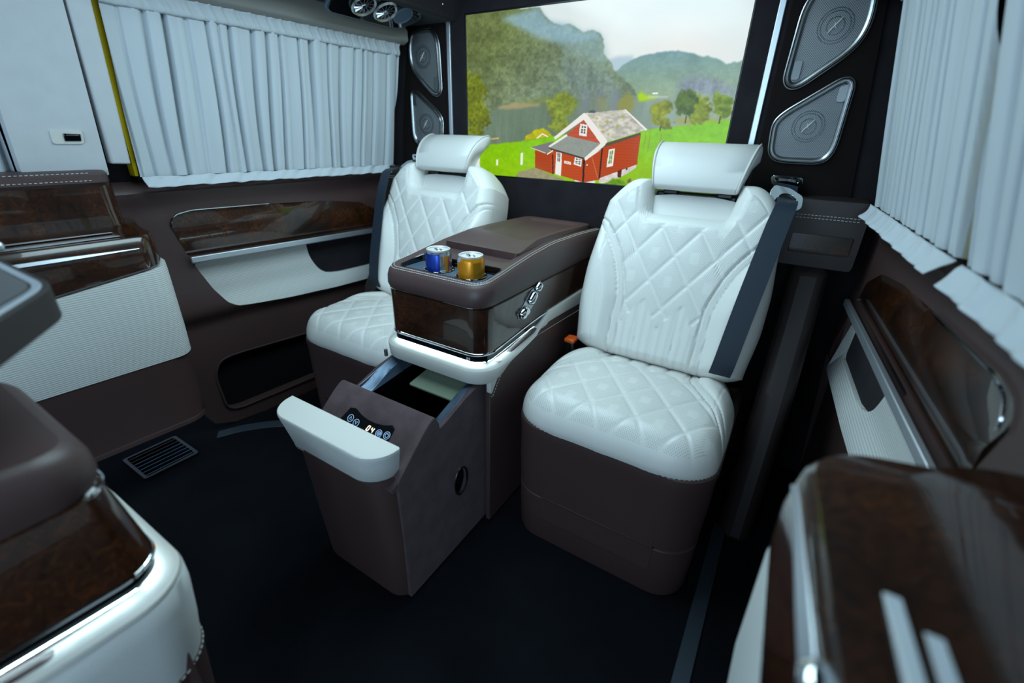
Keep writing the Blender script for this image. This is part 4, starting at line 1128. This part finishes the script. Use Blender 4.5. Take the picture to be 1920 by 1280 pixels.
def console(T, name, label, rear):
    c = root(name, T(-0.68, 1.1, 0.0), label, 'console', None)
    yf = 0.742 if rear else 0.762
    rect = (KX0 + (0 if rear else 0.012), KX1 - (0 if rear else 0.012), yf, 1.44, 0.05, 0.02)
    # leather pad: side roll
    plan_loft('pad', rect, [(0.012, 0.640), (0.002, 0.645), (-0.002, lambda y: 0.655), (-0.001, lambda y: ztop(y) - 0.022), (0.003, lambda y: ztop(y) - 0.010), (0.009, lambda y: ztop(y) - 0.003), (0.016, lambda y: ztop(y))], 'brown', c, T=T, cap_top=False, n=8)
    top = plan_loop(rect[0] + 0.016, rect[1] - 0.016, yf + 0.016, 1.424, 0.034, 0.006, 8)
    hole = rpoly([(-0.797, 0.769), (-0.552, 0.769), (-0.552, 0.857), (-0.797, 0.857)], 0.010, 3)
    if rear:
        zi = lambda x, y: ztop(y) - 0.012 * nsm(0.0, 0.03, min(x - KX0 - 0.03, KX1 - 0.03 - x)) * nsm(0.88, 0.94, y)
        plate('top_leather', top, [hole], lambda a, b_, q: T(a, b_, zi(a, b_) + q), 0.006, 'brown', c, step=0.018, bevel=0)
        lid = [(-0.800, 0.948), (-0.562, 0.940), (-0.560, 1.40), (-0.800, 1.40)]
        # lid with a thick front lip and a shallow tray at its rear
        def zl(a, b_):
            d = min(a + 0.80, -0.56 - a, 1.40 - b_)
            tray = nsm(0.02, 0.04, d) * nsm(1.03, 1.10, b_ - 0.0 + 0.25 * (a + 0.68))
            return 0.727 + 0.016 * nsm(0.94, 1.06, b_) - 0.008 * nsm(1.15, 1.4, b_) - 0.008 * tray
        plate('lid', rpoly(lid, [0.012, 0.012, 0.03, 0.03], 4), [], lambda a, b_, q: T(a, b_, zl(a, b_) + q), 0.022, 'brown', c, step=0.012, bevel=0.004)
    else:
        plate('top_leather', top, [], lambda a, b_, q: T(a, b_, ztop(y=b_) + q), 0.006, 'brown', c, step=0.03, bevel=0)
    # twin stitch lines round the shoulder
    lp = plan_loop(KX0 + 0.006, KX1 - 0.006, 0.748, 1.434, 0.044, 0.014, 10); N = len(lp)
    for ins, dz in (((0.010, -0.0012), (0.0165, 0.0006)) if rear else ()):
        lp = plan_loop(KX0 + ins, KX1 - ins, 0.742 + ins, 1.44 - ins, 0.05 - ins, 0.01, 10); N = len(lp); h = int(N * 0.36)
        pth = [lp[i % N] for i in range(-h, h + 1)]
        stitches('stitching', [T(x, y, ztop(y) + dz) for x, y in pth], c, 0.005, 0.002, 0.0009)
    # veneer band
    vr = (KX0 + 0.003, KX1 - 0.003, 0.747, 1.42, 0.045, 0.02)
    plan_loft('veneer', vr, [(0.004, lambda y: zw(y)), (0.0, lambda y: zw(y) + 0.004), (0.0 if rear else 0.016, 0.638), (0.006 if rear else 0.022, 0.643)], 'wood', c, T=T, n=10, cap_top=False)
    def ring(ins, zf, r, nm, m, frac=0.5):
        l = plan_loop(KX0 + ins, KX1 - ins, 0.742 + ins + 0.002, 1.42, 0.05 - ins, 0.02, 10); n_ = len(l); h = int(n_ * frac)
        return tube(nm, [T(l[i % n_][0], l[i % n_][1], zf(l[i % n_][1])) for i in range(-h, h + 1)], r, m, c, n=6)
    ring(0.002 if rear else 0.018, lambda y: 0.6425, 0.0016, 'chrome_line', 'chrome', 0.13)
    ring(0.003, lambda y: zw(y) - 0.001, 0.0022, 'chrome_line', 'chrome', 0.30)
    # black band, the light under it, the cream ledge
    plan_loft('black_band', (KX0 + 0.006, KX1 - 0.006, 0.750, 1.40, 0.042, 0.02), [(0.004, lambda y: zw(y) - 0.022), (0.0, lambda y: zw(y) - 0.019), (0.0, lambda y: zw(y) - 0.003)], 'gloss_black', c, T=T, n=10, cap_top=False)
    # the light strip, tucked below the black band
    l1 = plan_loop(KX0 + 0.0125, KX1 - 0.0125, 0.7565, 1.40, 0.036, 0.02, 10); n_ = len(l1)
    seq = [i for i in range(n_) if True]
    h = [i for i in range(-n_ // 2, n_ // 2) if l1[i % n_][1] < 1.02]
    b = MB(); b.loft([[T(x, y, zw(y) - 0.0225), T(x + (-0.68 - x) * 0.03, y + 0.004, zw(y) - 0.0225), T(x + (-0.68 - x) * 0.03, y + 0.004, zw(y) - 0.026), T(x, y, zw(y) - 0.026)] for x, y in [l1[i % n_] for i in h]])
    b.obj('light_strip', 'led', c, label='lit strip under the veneer')
    # ledge ring section swept round the plan; proud in front, flush along the sides towards the back
    def ledge(nm, zt, zb, m, y_end, out):
        base = plan_loop(KX0, KX1, 0.745, 1.44, 0.05, 0.02, 10); nb = len(base)
        ids = [i for i in range(-nb // 2, nb // 2) if base[i % nb][1] < y_end]
        rings = []
        for i in ids:
            x, y = base[i % nb]; px, py = base[(i - 1) % nb]; nx_, ny_ = base[(i + 1) % nb]
            tx, ty = nx_ - px, ny_ - py; L = math.hypot(tx, ty); ox, oy = ty / L, -tx / L
            k = out * (1 - 0.75 * sm(0.86, 1.08, y)); t, bt = zt(y), zb(y)
            pr = [(-0.030, t - 0.004), (k - 0.006, t), (k - 0.0015, t - 0.002), (k, t - 0.007), (k - 0.003, bt + 0.004), (k - 0.007, bt), (-0.030, bt)]
            rings.append([T(x + ox * a, y + oy * a, z) for a, z in pr])
        b = MB(); b.loft(rings); return b.obj(nm, m, c, angle=40)
    lt = lambda y: zw(y) - 0.031 + 0.034 * sm(0.98, 1.06, y)
    def lb(y):
        pts = [(0.70, 0.458), (0.765, 0.455), (0.79, 0.462), (0.87, 0.493), (0.98, 0.507), (1.14, 0.500), (1.45, 0.484)]
        for (a, za), (b_, zb) in zip(pts, pts[1:]):
            if y <= b_: return za + (zb - za) * max(0, (y - a)) / (b_ - a)
        return pts[-1][1]
    if not rear: lb = lambda y: zw(y) - 0.050
    ledge('ledge', lt, lb, 'ledge', 1.42, 0.018)
    # pointed tail of the cream trim at each front corner
    for sx in (0, 1):
        X = lambda o: (KX1 + o) if sx else (KX0 - o)
        if rear: plate('ledge_tail', rpoly([(0.768, 0.462), (0.80, 0.467), (0.87, 0.497), (0.90, 0.515), (0.80, 0.51), (0.768, 0.50)] if 0 else [(0.764, 0.470), (0.764, 0.428), (0.770, 0.424), (0.785, 0.445), (0.806, 0.470), (0.850, 0.490), (0.80, 0.500)], 0.004, 2), [], lambda a, b_, q: T(X(0.006 + q), a, b_), 0.012, 'ledge', c, step=0, bevel=0.002)
        tp = [(0.765, 0.422), (0.772, 0.420), (0.788, 0.440), (0.808, 0.463), (0.87, 0.489), (0.98, 0.503), (1.14, 0.496), (1.40, 0.482)]
        if rear: stitches('stitching', [T(X(0.0068), y, z - 0.003) for y, z in tp], c, 0.005, 0.003, 0.0008)
        # body side
        side = [(0.766, 0.012), (1.44, 0.012), (1.44, 0.495), (1.14, 0.512), (0.98, 0.518), (0.87, 0.504), (0.80, 0.476), (0.785, 0.462), (0.766, 0.462)]
        plate('body_side', side, [], lambda a, b_, q: T(X(0.003 + q), a, b_), 0.014, 'brown', c, step=0, bevel=0.002)
        # chrome seat switches on the veneer flank
        sp = rpoly([(1.006, 0.650), (1.010, 0.640), (0.990, 0.603), (0.940, 0.568), (0.898, 0.572), (0.894, 0.588), (0.920, 0.606), (0.955, 0.634)], 0.006, 3)
        if sx == (1 if rear else 0) or rear:
            s_ = plate('switch_panel', sp, [], lambda a, b_, q: T(X(-0.001 + q), a, b_), 0.006, 'steel', c, step=0, bevel=0.001)
            for (ya, za, yb, zb, r) in ((0.978, 0.628, 0.999, 0.644, 0.011), (0.946, 0.601, 0.974, 0.626, 0.0115), (0.902, 0.580, 0.940, 0.590, 0.0145)):
                d = Vector((0, yb - ya, zb - za)); L = d.length; d.normalize(); e_ = Vector((0, -d.z, d.y))
                b = MB(); rings = []
                for f, sc in ((0.0, 0.45), (0.10, 0.85), (0.25, 1.0), (0.75, 1.0), (0.9, 0.85), (1.0, 0.45)):
                    p = Vector((0, ya, za)) + d * L * f
                    rings.append([T(X(0.001 + 0.013 * sc * math.sin(PI * j / 8)), p.y + e_.y * r * sc * math.cos(PI * j / 8), p.z + e_.z * r * sc * math.cos(PI * j / 8)) for j in range(9)])
                b.loft(rings); b.obj('switch', 'chrome', s_, angle=60)
    box2(c, T, 'body_rear', KX0 + 0.02, KX1 - 0.02, 1.40, 1.43, 0.01, 0.64, 'brown2')
    box2(c, T, 'inner_deck', KX0 + 0.014, KX1 - 0.014, 0.775, 1.41, 0.500, 0.512, 'black')
    return c
def box2(parent, T, name, x0, x1, y0, y1, z0, z1, m, bevel=0.002, **k):
    b = MB(); b.box(x0, x1, y0, y1, z0, z1); b.v = [T(*p) for p in b.v]
    return b.obj(name, m, parent, bevel=bevel, **k)

I3 = lambda x, y, z: (x, y, z)
con = console(I3, 'center_console', 'brown leather and burl console with two cans and an open drawer, between the white seats', True)
# cup holder
hp = rpoly([(-0.797, 0.769), (-0.552, 0.769), (-0.552, 0.857), (-0.797, 0.857)], 0.010, 3)
b = MB(); b.loft([[(x, y, z(y)) for x, y in offset_poly(hp, o_)] for o_, z in ((-0.0015, lambda y: ztop(y) + 0.001), (0.001, lambda y: ztop(y) - 0.001), (0.002, lambda y: 0.605))], cap=False)
b.f.append(tuple(range(len(b.v) - len(hp), len(b.v)))); ch = b.obj('cup_holder', 'gloss_black', con, angle=40)
plate('holder_deck', offset_poly(hp, 0.003), [[(-0.708 + 0.036 * math.cos(t), 0.814 + 0.0355 * math.sin(t)) for t in np.linspace(0, 2 * PI, 29)[:-1]], [(-0.611 + 0.036 * math.cos(t), 0.814 + 0.0355 * math.sin(t)) for t in np.linspace(0, 2 * PI, 29)[:-1]]],
      lambda a, c, q: (a, c, 0.692 + q), 0.006, 'bluesteel', ch, step=0, bevel=0.001)
for cxx in (-0.708, -0.611):
    tube('holder_ring', [(cxx + 0.0365 * math.cos(t), 0.814 + 0.036 * math.sin(t), 0.694) for t in np.linspace(0, 2 * PI, 33)[:-1]], 0.0018, 'chrome', ch, n=6, closed=True)
    b = MB(); b.loft([[(cxx + 0.036 * math.cos(t), 0.814 + 0.0355 * math.sin(t), z) for t in np.linspace(0, 2 * PI, 29)[:-1]] for z in (0.692, 0.610)], cap=False)
    b.obj('holder_well', 'black', ch)
# small white mark on the black band
for i, dx in enumerate((0.0, 0.006)):
    b = MB(); b.loft([[(-0.578 + dx + s_ * 0.0035 * (1 if z > 0.51 else 0.35), 0.7486, z) for s_ in (-0.5, 0.5)] + [(-0.578 + dx + s_ * 0.0035 * (1 if z > 0.51 else 0.35), 0.7500, z) for s_ in (0.5, -0.5)] for z in (0.508, 0.513, 0.5165)])
    b.obj('band_mark', 'mark', con, smooth=False)

# ---- the pulled-out drawer (a part of the console; its pieces hang from it)
DX0, DX1 = -0.834, -0.546
prof = [(0.478, 0.012), (0.474, 0.3575), (0.500, 0.3805), (0.530, 0.4075), (0.560, 0.4325), (0.580, 0.4455), (0.590, 0.4475), (0.598, 0.4395), (0.603, 0.420), (0.607, 0.412), (0.640, 0.420), (0.70, 0.440), (0.765, 0.452), (1.10, 0.455), (1.10, 0.012)]
prof = [prof[0]] + prof[1:]
gr = [(0.672 + 0.024 * math.cos(t), 0.215 + 0.040 * math.sin(t)) for t in np.linspace(0, 2 * PI, 25)[:-1]]
dw = plate('drawer', prof, [gr], lambda a, c, q: (DX1 + q, a, c), 0.012, 'suede', con, step=0.05, bevel=0.002)
plate('drawer_side', prof, [], lambda a, c, q: (DX0 - q, a, c), 0.012, 'suede', dw, step=0.05, bevel=0.002)
tube('grommet', [(DX1 + 0.0005, a, c) for a, c in gr], 0.0022, 'black', dw, n=6, closed=True)
plate('grommet_well', gr, [], lambda a, c, q: (DX1 - 0.010 + q, a, c), 0.004, 'void', dw, step=0, bevel=0)
# brown leather front, rounded corners, leaning out at the top
def fy(z): return 0.462 - 0.030 * (z / 0.36)
lv = []
rings = []
for z, ins in ((0.010, 0.008), (0.016, 0.004), (0.18, 0.006), (0.340, 0.012), (0.362, 0.016)):
    w0, w1, f = DX0 - 0.004 + ins, DX1 + 0.0035 - ins, fy(z); r = 0.045
    lp = [(w1 - 0.001, 0.530)] + [(w1 - r + r * math.cos(a), f + r + r * math.sin(a)) for a in np.linspace(0, -PI / 2, 9)] + [(w0 + r + r * math.cos(a), f + r + r * math.sin(a)) for a in np.linspace(-PI / 2, -PI, 9)] + [(w0 + 0.001, 0.530)]
    rings.append([(x, min(y, 0.496 if z > 0.3 else 0.508), z) for x, y in lp])
b = MB(); b.loft(rings); b.obj('front', 'brown', dw, angle=40)
# white handle: a rounded bar, flat on top, tapering downwards
def hnd(z, ins):
    w0, w1, f = DX0 - 0.041 + ins * 0.25, DX1 + 0.008 - ins * 0.75, 0.416 + ins * 0.5
    bk_ = 0.480 + ins * 0.45
    lp = [(w1, bk_)]
    lp += [(w1 - 0.060 + 0.060 * math.cos(a), bk_ - 0.004 - (bk_ - 0.004 - f) * math.sin(a)) for a in np.linspace(0.0, PI / 2, 10)]
    lp += [(w0 + 0.060 - 0.060 * math.sin(a), bk_ - 0.004 - (bk_ - 0.004 - f) * math.cos(a)) for a in np.linspace(0, PI / 2, 10)]
    lp += [(w0, bk_)]
    return [(x, y, z) for x, y in lp]
hr = [hnd(0.357, 0.040), hnd(0.359, 0.037), hnd(0.40, 0.019), hnd(0.432, 0.004), hnd(0.439, 0.001), hnd(0.443, 0.0015), hnd(0.445, 0.005)]
b = MB(); b.loft(hr); ho = b.obj('handle', 'woven', dw, angle=40, label='white woven drawer handle')
ho.data.materials.append(M['handle']); ho.data.polygons.foreach_set('material_index', [1 if p.normal.z > 0.5 else 0 for p in ho.data.polygons])
stitches('stitching', [(x, y - 0.0005, 0.3555) for x, y, z in hnd(0.356, 0.039)[1:-1]], dw, 0.005, 0.003, 0.0009)
# suede slope behind the handle
sl_ = [(0.455, 0.352), (0.474, 0.358), (0.500, 0.381), (0.530, 0.408), (0.560, 0.433), (0.580, 0.446), (0.590, 0.448), (0.598, 0.440), (0.602, 0.420)]
sp_ = [(p.x, p.y) for p in catmull([(y, z, 0) for y, z in sl_], 4)]
b = MB(); b.loft([[(x, y, z) for y, z in sp_] + [(x, y + 0.004, z - 0.010) for y, z in reversed(sp_)] for x in np.linspace(DX0 + 0.001, DX1 - 0.001, 6)])
b.obj('slope', 'suede', dw, angle=50)
def slope_pt(x, s, off):
    y0, z0, y1, z1 = 0.474, 0.358, 0.560, 0.433
    y = y0 + (y1 - y0) * s
    for (ya, za), (yb, zb) in zip(sp_, sp_[1:]):
        if ya <= y <= yb: z = za + (zb - za) * (y - ya) / (yb - ya + 1e-9); break
    ny, nz = -(z1 - z0), (y1 - y0); L = math.hypot(ny, nz)
    return (x, y + ny / L * off, z + nz / L * off)
# control panel with its touch keys and lit digits
cpo = rpoly([(-0.770, 0.50), (-0.616, 0.50), (-0.617, 0.80), (-0.627, 0.85), (-0.650, 0.775), (-0.681, 0.745), (-0.713, 0.775), (-0.742, 0.86), (-0.757, 0.83)], [0.004, 0.004, 0.004, 0.004, 0.02, 0.02, 0.02, 0.006, 0.006], 3)
cp = plate('control_panel', cpo, [], lambda a, c, q: slope_pt(a, c, 0.0012 + q), 0.003, 'panel_black', dw, step=0.015, bevel=0.0003)
DS = 0.1141
def sp3(x0, s0, dx, dz): return slope_pt(x0 + dx, s0 + dz / DS, 0.0016)
def key(x0, s0, strokes):
    b = MB()
    b.tube([sp3(x0, s0, 0.0080 * math.cos(t), 0.0080 * math.sin(t)) for t in np.linspace(0, 2 * PI, 25)[:-1]], 0.00055, 5, closed=True)
    for st, cl in strokes: b.tube([sp3(x0, s0, a, c) for a, c in st], 0.00055, 5, closed=cl)
    return b.obj('touch_key', 'icon', dw, smooth=False, recalc=False)
ck = lambda r, a0=0, a1=2 * PI, n=13: [(r * math.cos(t), r * math.sin(t)) for t in np.linspace(a0, a1, n)]
key(-0.741, 0.645, [([(-0.0035, -0.003), (0.0035, -0.003), (0.0, 0.004)], True)])
key(-0.720, 0.610, [([(-0.0035, 0.003), (0.0035, 0.003), (0.0, -0.004)], True)])
key(-0.649, 0.610, [(ck(0.0045)[:-1], True), (ck(0.0018)[:-1], True), ([(0.004, 0.002), (0.006, 0.0)], False)])
key(-0.627, 0.640, [(ck(0.0045, PI * 0.62, PI * 2.38), False), ([(0.0, 0.002), (0.0, 0.0055)], False)])
# seven-segment digits 0 and 4
SEG = {'a': ((-1, 2), (1, 2)), 'b': ((1, 2), (1, 0)), 'c': ((1, 0), (1, -2)), 'd': ((-1, -2), (1, -2)), 'e': ((-1, 0), (-1, -2)), 'f': ((-1, 2), (-1, 0)), 'g': ((-1, 0), (1, 0))}
for x0, segs in ((-0.6815, 'abcdef'), (-0.6690, 'bcfg')):
    b = MB()
    for sg in segs:
        (xa, za), (xb, zb) = SEG[sg]
        f = lambda x, z: (x * 0.0029 + z * 0.0007, z * 0.0028)
        p, q = f(xa, za), f(xb, zb)
        p2 = (p[0] + (q[0] - p[0]) * 0.10, p[1] + (q[1] - p[1]) * 0.10); q2 = (p[0] + (q[0] - p[0]) * 0.90, p[1] + (q[1] - p[1]) * 0.90)
        b.tube([sp3(x0, 0.615, *p2), sp3(x0, 0.615, *q2)], 0.00095, 6)
    b.obj('digit', 'digit', dw, smooth=False)
# satin rim of the cool box, dished towards its opening
ro = rpoly([(DX0 + 0.006, 0.604), (DX1 - 0.006, 0.604), (DX1 - 0.006, 1.05), (DX0 + 0.006, 1.05)], 0.004, 2)
rh = rpoly([(DX0 + 0.040, 0.612), (DX1 - 0.040, 0.612), (DX1 - 0.040, 1.00), (DX0 + 0.040, 1.00)], 0.022, 4)
def rz(a, c):
    e = min(a - DX0 - 0.006, DX1 - 0.006 - a)
    base = 0.411 + 0.040 * sm(0.604, 0.74, c)
    return base - 0.014 * min(1, max(0, e / 0.034))
plate('cool_box_rim', ro, [rh], lambda a, c, q: (a, c, rz(a, c) + q), 0.004, 'bluesteel', dw, step=0.012, bevel=0)
b = MB(); b.loft([[(x, y, (rz(x, y) if z is None else z)) for x, y in offset_poly(rh, o_)] for o_, z in ((0.0, None), (0.002, 0.40), (0.006, 0.08))], cap=False)
n_ = len(rh); b.f.append(tuple(range(len(b.v) - n_, len(b.v)))); b.obj('cool_box', 'gloss_black', dw, angle=40)
plate('inner_lid', rpoly([(-0.742, 0.715), (-0.578, 0.715), (-0.578, 0.95), (-0.742, 0.95)], 0.004, 2), [], lambda a, c, q: (a, c, 0.405 + 0.030 * sm(0.70, 0.80, c) + q), 0.005, 'paleglass', dw, step=0.03, bevel=0.001, label='pale green inner lid')
b = MB(); b.tube([(DX0 - 0.004, 0.735, 0.452), (DX0 - 0.004, 0.735, 0.470)], 0.005, 10); b.obj('hinge_pin', 'steel', dw)

# ------------------------------------------------------------------ cans
def can(cx, cy, zt, label, mats, name_bits):
    r0 = root('drink_can', (cx, cy, zt - 0.115), label, 'can', 'cans in the cup holder')
    R = 0.0315; zb = zt - 0.115
    circ = lambda r, z, n=48: [(cx + r * math.cos(t), cy + r * math.sin(t), z) for t in np.linspace(0, 2 * PI, n + 1)[:-1]]
    lev = [(0.024, zb), (0.028, zb + 0.004), (R, zb + 0.010), (R, zt - 0.014), (R - 0.0015, zt - 0.009), (R - 0.0035, zt - 0.005)]
    n = 48
    rings = [circ(r, z) for r, z in lev]
    v = [p for rr in rings for p in rr]; f = []; mi = []
    for i in range(len(rings) - 1):
        for j in range(n):
            f.append((i * n + j, i * n + (j + 1) % n, (i + 1) * n + (j + 1) % n, (i + 1) * n + j))
            mi.append(name_bits(i, (j + 0.5) / n * 360))
    f.append(tuple(range(n))); mi.append(0)
    o = obj('body', v, f, mats[0], r0, recalc=True)
    for m in mats[1:]: o.data.materials.append(m)
    o.data.polygons.foreach_set('material_index', mi)
    b = MB(); b.loft([circ(R - 0.0038, zt - 0.006), circ(R - 0.0030, zt - 0.0005), circ(R - 0.0042, zt), circ(R - 0.0055, zt - 0.001), circ(R - 0.0065, zt - 0.0045), circ(0.004, zt - 0.0038)])
    lid = b.obj('lid', 'lid_alu', r0)
    # ring pull
    P = [(cx + 0.004 + 0.0085 * math.cos(t), cy - 0.003 + 0.006 * math.sin(t), zt - 0.0022) for t in np.linspace(0, 2 * PI, 21)[:-1]]
    b = MB(); b.tube(P, 0.0012, 6, closed=True); b.tube([(cx - 0.006, cy - 0.003, zt - 0.0025), (cx + 0.001, cy - 0.003, zt - 0.0025)], 0.002, 8); b.obj('ring_pull', 'chrome', r0)
    tube('mouth', [(cx - 0.009 + 0.008 * math.cos(t), cy + 0.006 + 0.006 * math.sin(t), zt - 0.0037) for t in np.linspace(0, 2 * PI, 21)[:-1]], 0.0006, 'steel', lid, n=5, closed=True)
    return r0
blue = mat('blue_print', (0.006, 0.04, 0.33), 0.28, metal=0.5); silver = mat('silver_print', (0.42, 0.46, 0.50), 0.25, metal=0.9)
redp = mat('red_print', (0.5, 0.05, 0.02), 0.3, metal=0.3); goldp = mat('gold_print', (0.55, 0.30, 0.04), 0.3, metal=0.5)
orange = mat('amber_print', (0.62, 0.24, 0.004), 0.30, metal=0.45); pale = mat('pale_blue_print', (0.40, 0.48, 0.68), 0.3, metal=0.5); olive = mat('dark_amber_print', (0.36, 0.17, 0.006), 0.32, metal=0.45)
def bits_blue(i, d):
    d = d % 360
    if i >= 4: return 1
    if 190 < d < 312: return 0
    if 341 < d < 352 and i == 2: return 3
    if 352 <= d < 360 and i == 2: return 2
    return 1
can(-0.708, 0.814, 0.744, 'blue and silver drink can in the left hole of the cup holder', [blue, silver, redp, goldp], bits_blue)
def bits_or(i, d):
    if 225 < d < 256 and i >= 3: return 1
    if 316 < d < 372 and i == 2: return 2
    return 0
can(-0.611, 0.814, 0.744, 'amber drink can in the right hole of the cup holder', [orange, pale, olive], bits_or)

# ------------------------------------------------------------------ front console (its back end faces the cabin)
FY = 0.855
TF = lambda x, y, z: (-1.36 - x - 0.02, FY - y, z)
fc = console(TF, 'front_console', 'brown topped burl console at the lower left with a glowing ledge, near the camera', False)
# closed drawer: woven front above brown leather
def fr_loop(z, ins):
    w0, w1, f = -0.871 + ins, -0.522 - ins, 0.129 - ins; r = 0.066
    lp = [(w1, -0.25)] + [(w1 - r + r * math.cos(a), f - r + r * math.sin(a)) for a in np.linspace(0, PI / 2, 9)] + [(w0 + r - r * math.sin(a), f - r + r * math.cos(a)) for a in np.linspace(0, PI / 2, 9)] + [(w0, -0.25)]
    return [(x, y, z) for x, y in lp]
b = MB(); b.loft([fr_loop(0.345, 0.010), fr_loop(0.40, 0.004), fr_loop(0.455, 0.0), fr_loop(0.486, 0.0005), fr_loop(0.490, 0.003)]); b.obj('drawer_handle', 'woven', fc, angle=40)
b = MB(); b.loft([fr_loop(0.012, 0.03), fr_loop(0.20, 0.018), fr_loop(0.343, 0.009)]); b.obj('drawer_front', 'brown', fc, angle=40)
stitches('stitching', [(x, y + 0.0005, 0.344) for x, y, z in fr_loop(0.344, 0.0085)[1:-1]], fc, 0.005, 0.003, 0.0008)
b = MB(); b.box(-0.590, -0.583, 0.104, 0.110, 0.516, 0.522); b.obj('indicator', 'amber', fc, smooth=False, label='small amber indicator light')

# ------------------------------------------------------------------ folding tray over the front console
tr = root('folding_tray', (-0.72, 0.0, 0.70), 'folding tray with wooden edge, corner reaching in at the left edge', 'tray table')
to = rpoly([(-1.0, 0.131), (-0.655, 0.134), (-0.50, 0.022), (-0.50, -0.30), (-1.0, -0.30)], [0.02, 0.03, 0.04, 0.02, 0.02], 5)
plate('edge_band', to, [], lambda a, c, q: (a, c, 0.840 + q), 0.034, 'brown2', tr, step=0, bevel=0.008)
plate('metal_line', offset_poly(to, 0.006), [offset_poly(to, 0.014)], lambda a, c, q: (a, c, 0.8415 + q), 0.003, 'satin', tr, step=0, bevel=0.0008)
plate('leaf', offset_poly(to, 0.016), [], lambda a, c, q: (a, c, 0.8425 + q), 0.004, 'tray', tr, step=0, bevel=0.001)
for c0 in (0.055, -0.06):
    b = MB(); b.box(-1.0, -0.58, c0, c0 + 0.004, 0.8423, 0.8432); b.obj('joint', 'black', tr, smooth=False)
box('pull_tab', -0.93, -0.86, 0.108, 0.145, 0.844, 0.856, 'satin', tr, bevel=0.004)
b = MB(); b.loft([[(-0.80 + x, y, z) for x, y in ((-0.06, -0.22), (0.06, -0.22), (0.06, -0.08), (-0.06, -0.08))] for z in (0.70, 0.812)]); b.obj('arm', 'black', tr, bevel=0.006)
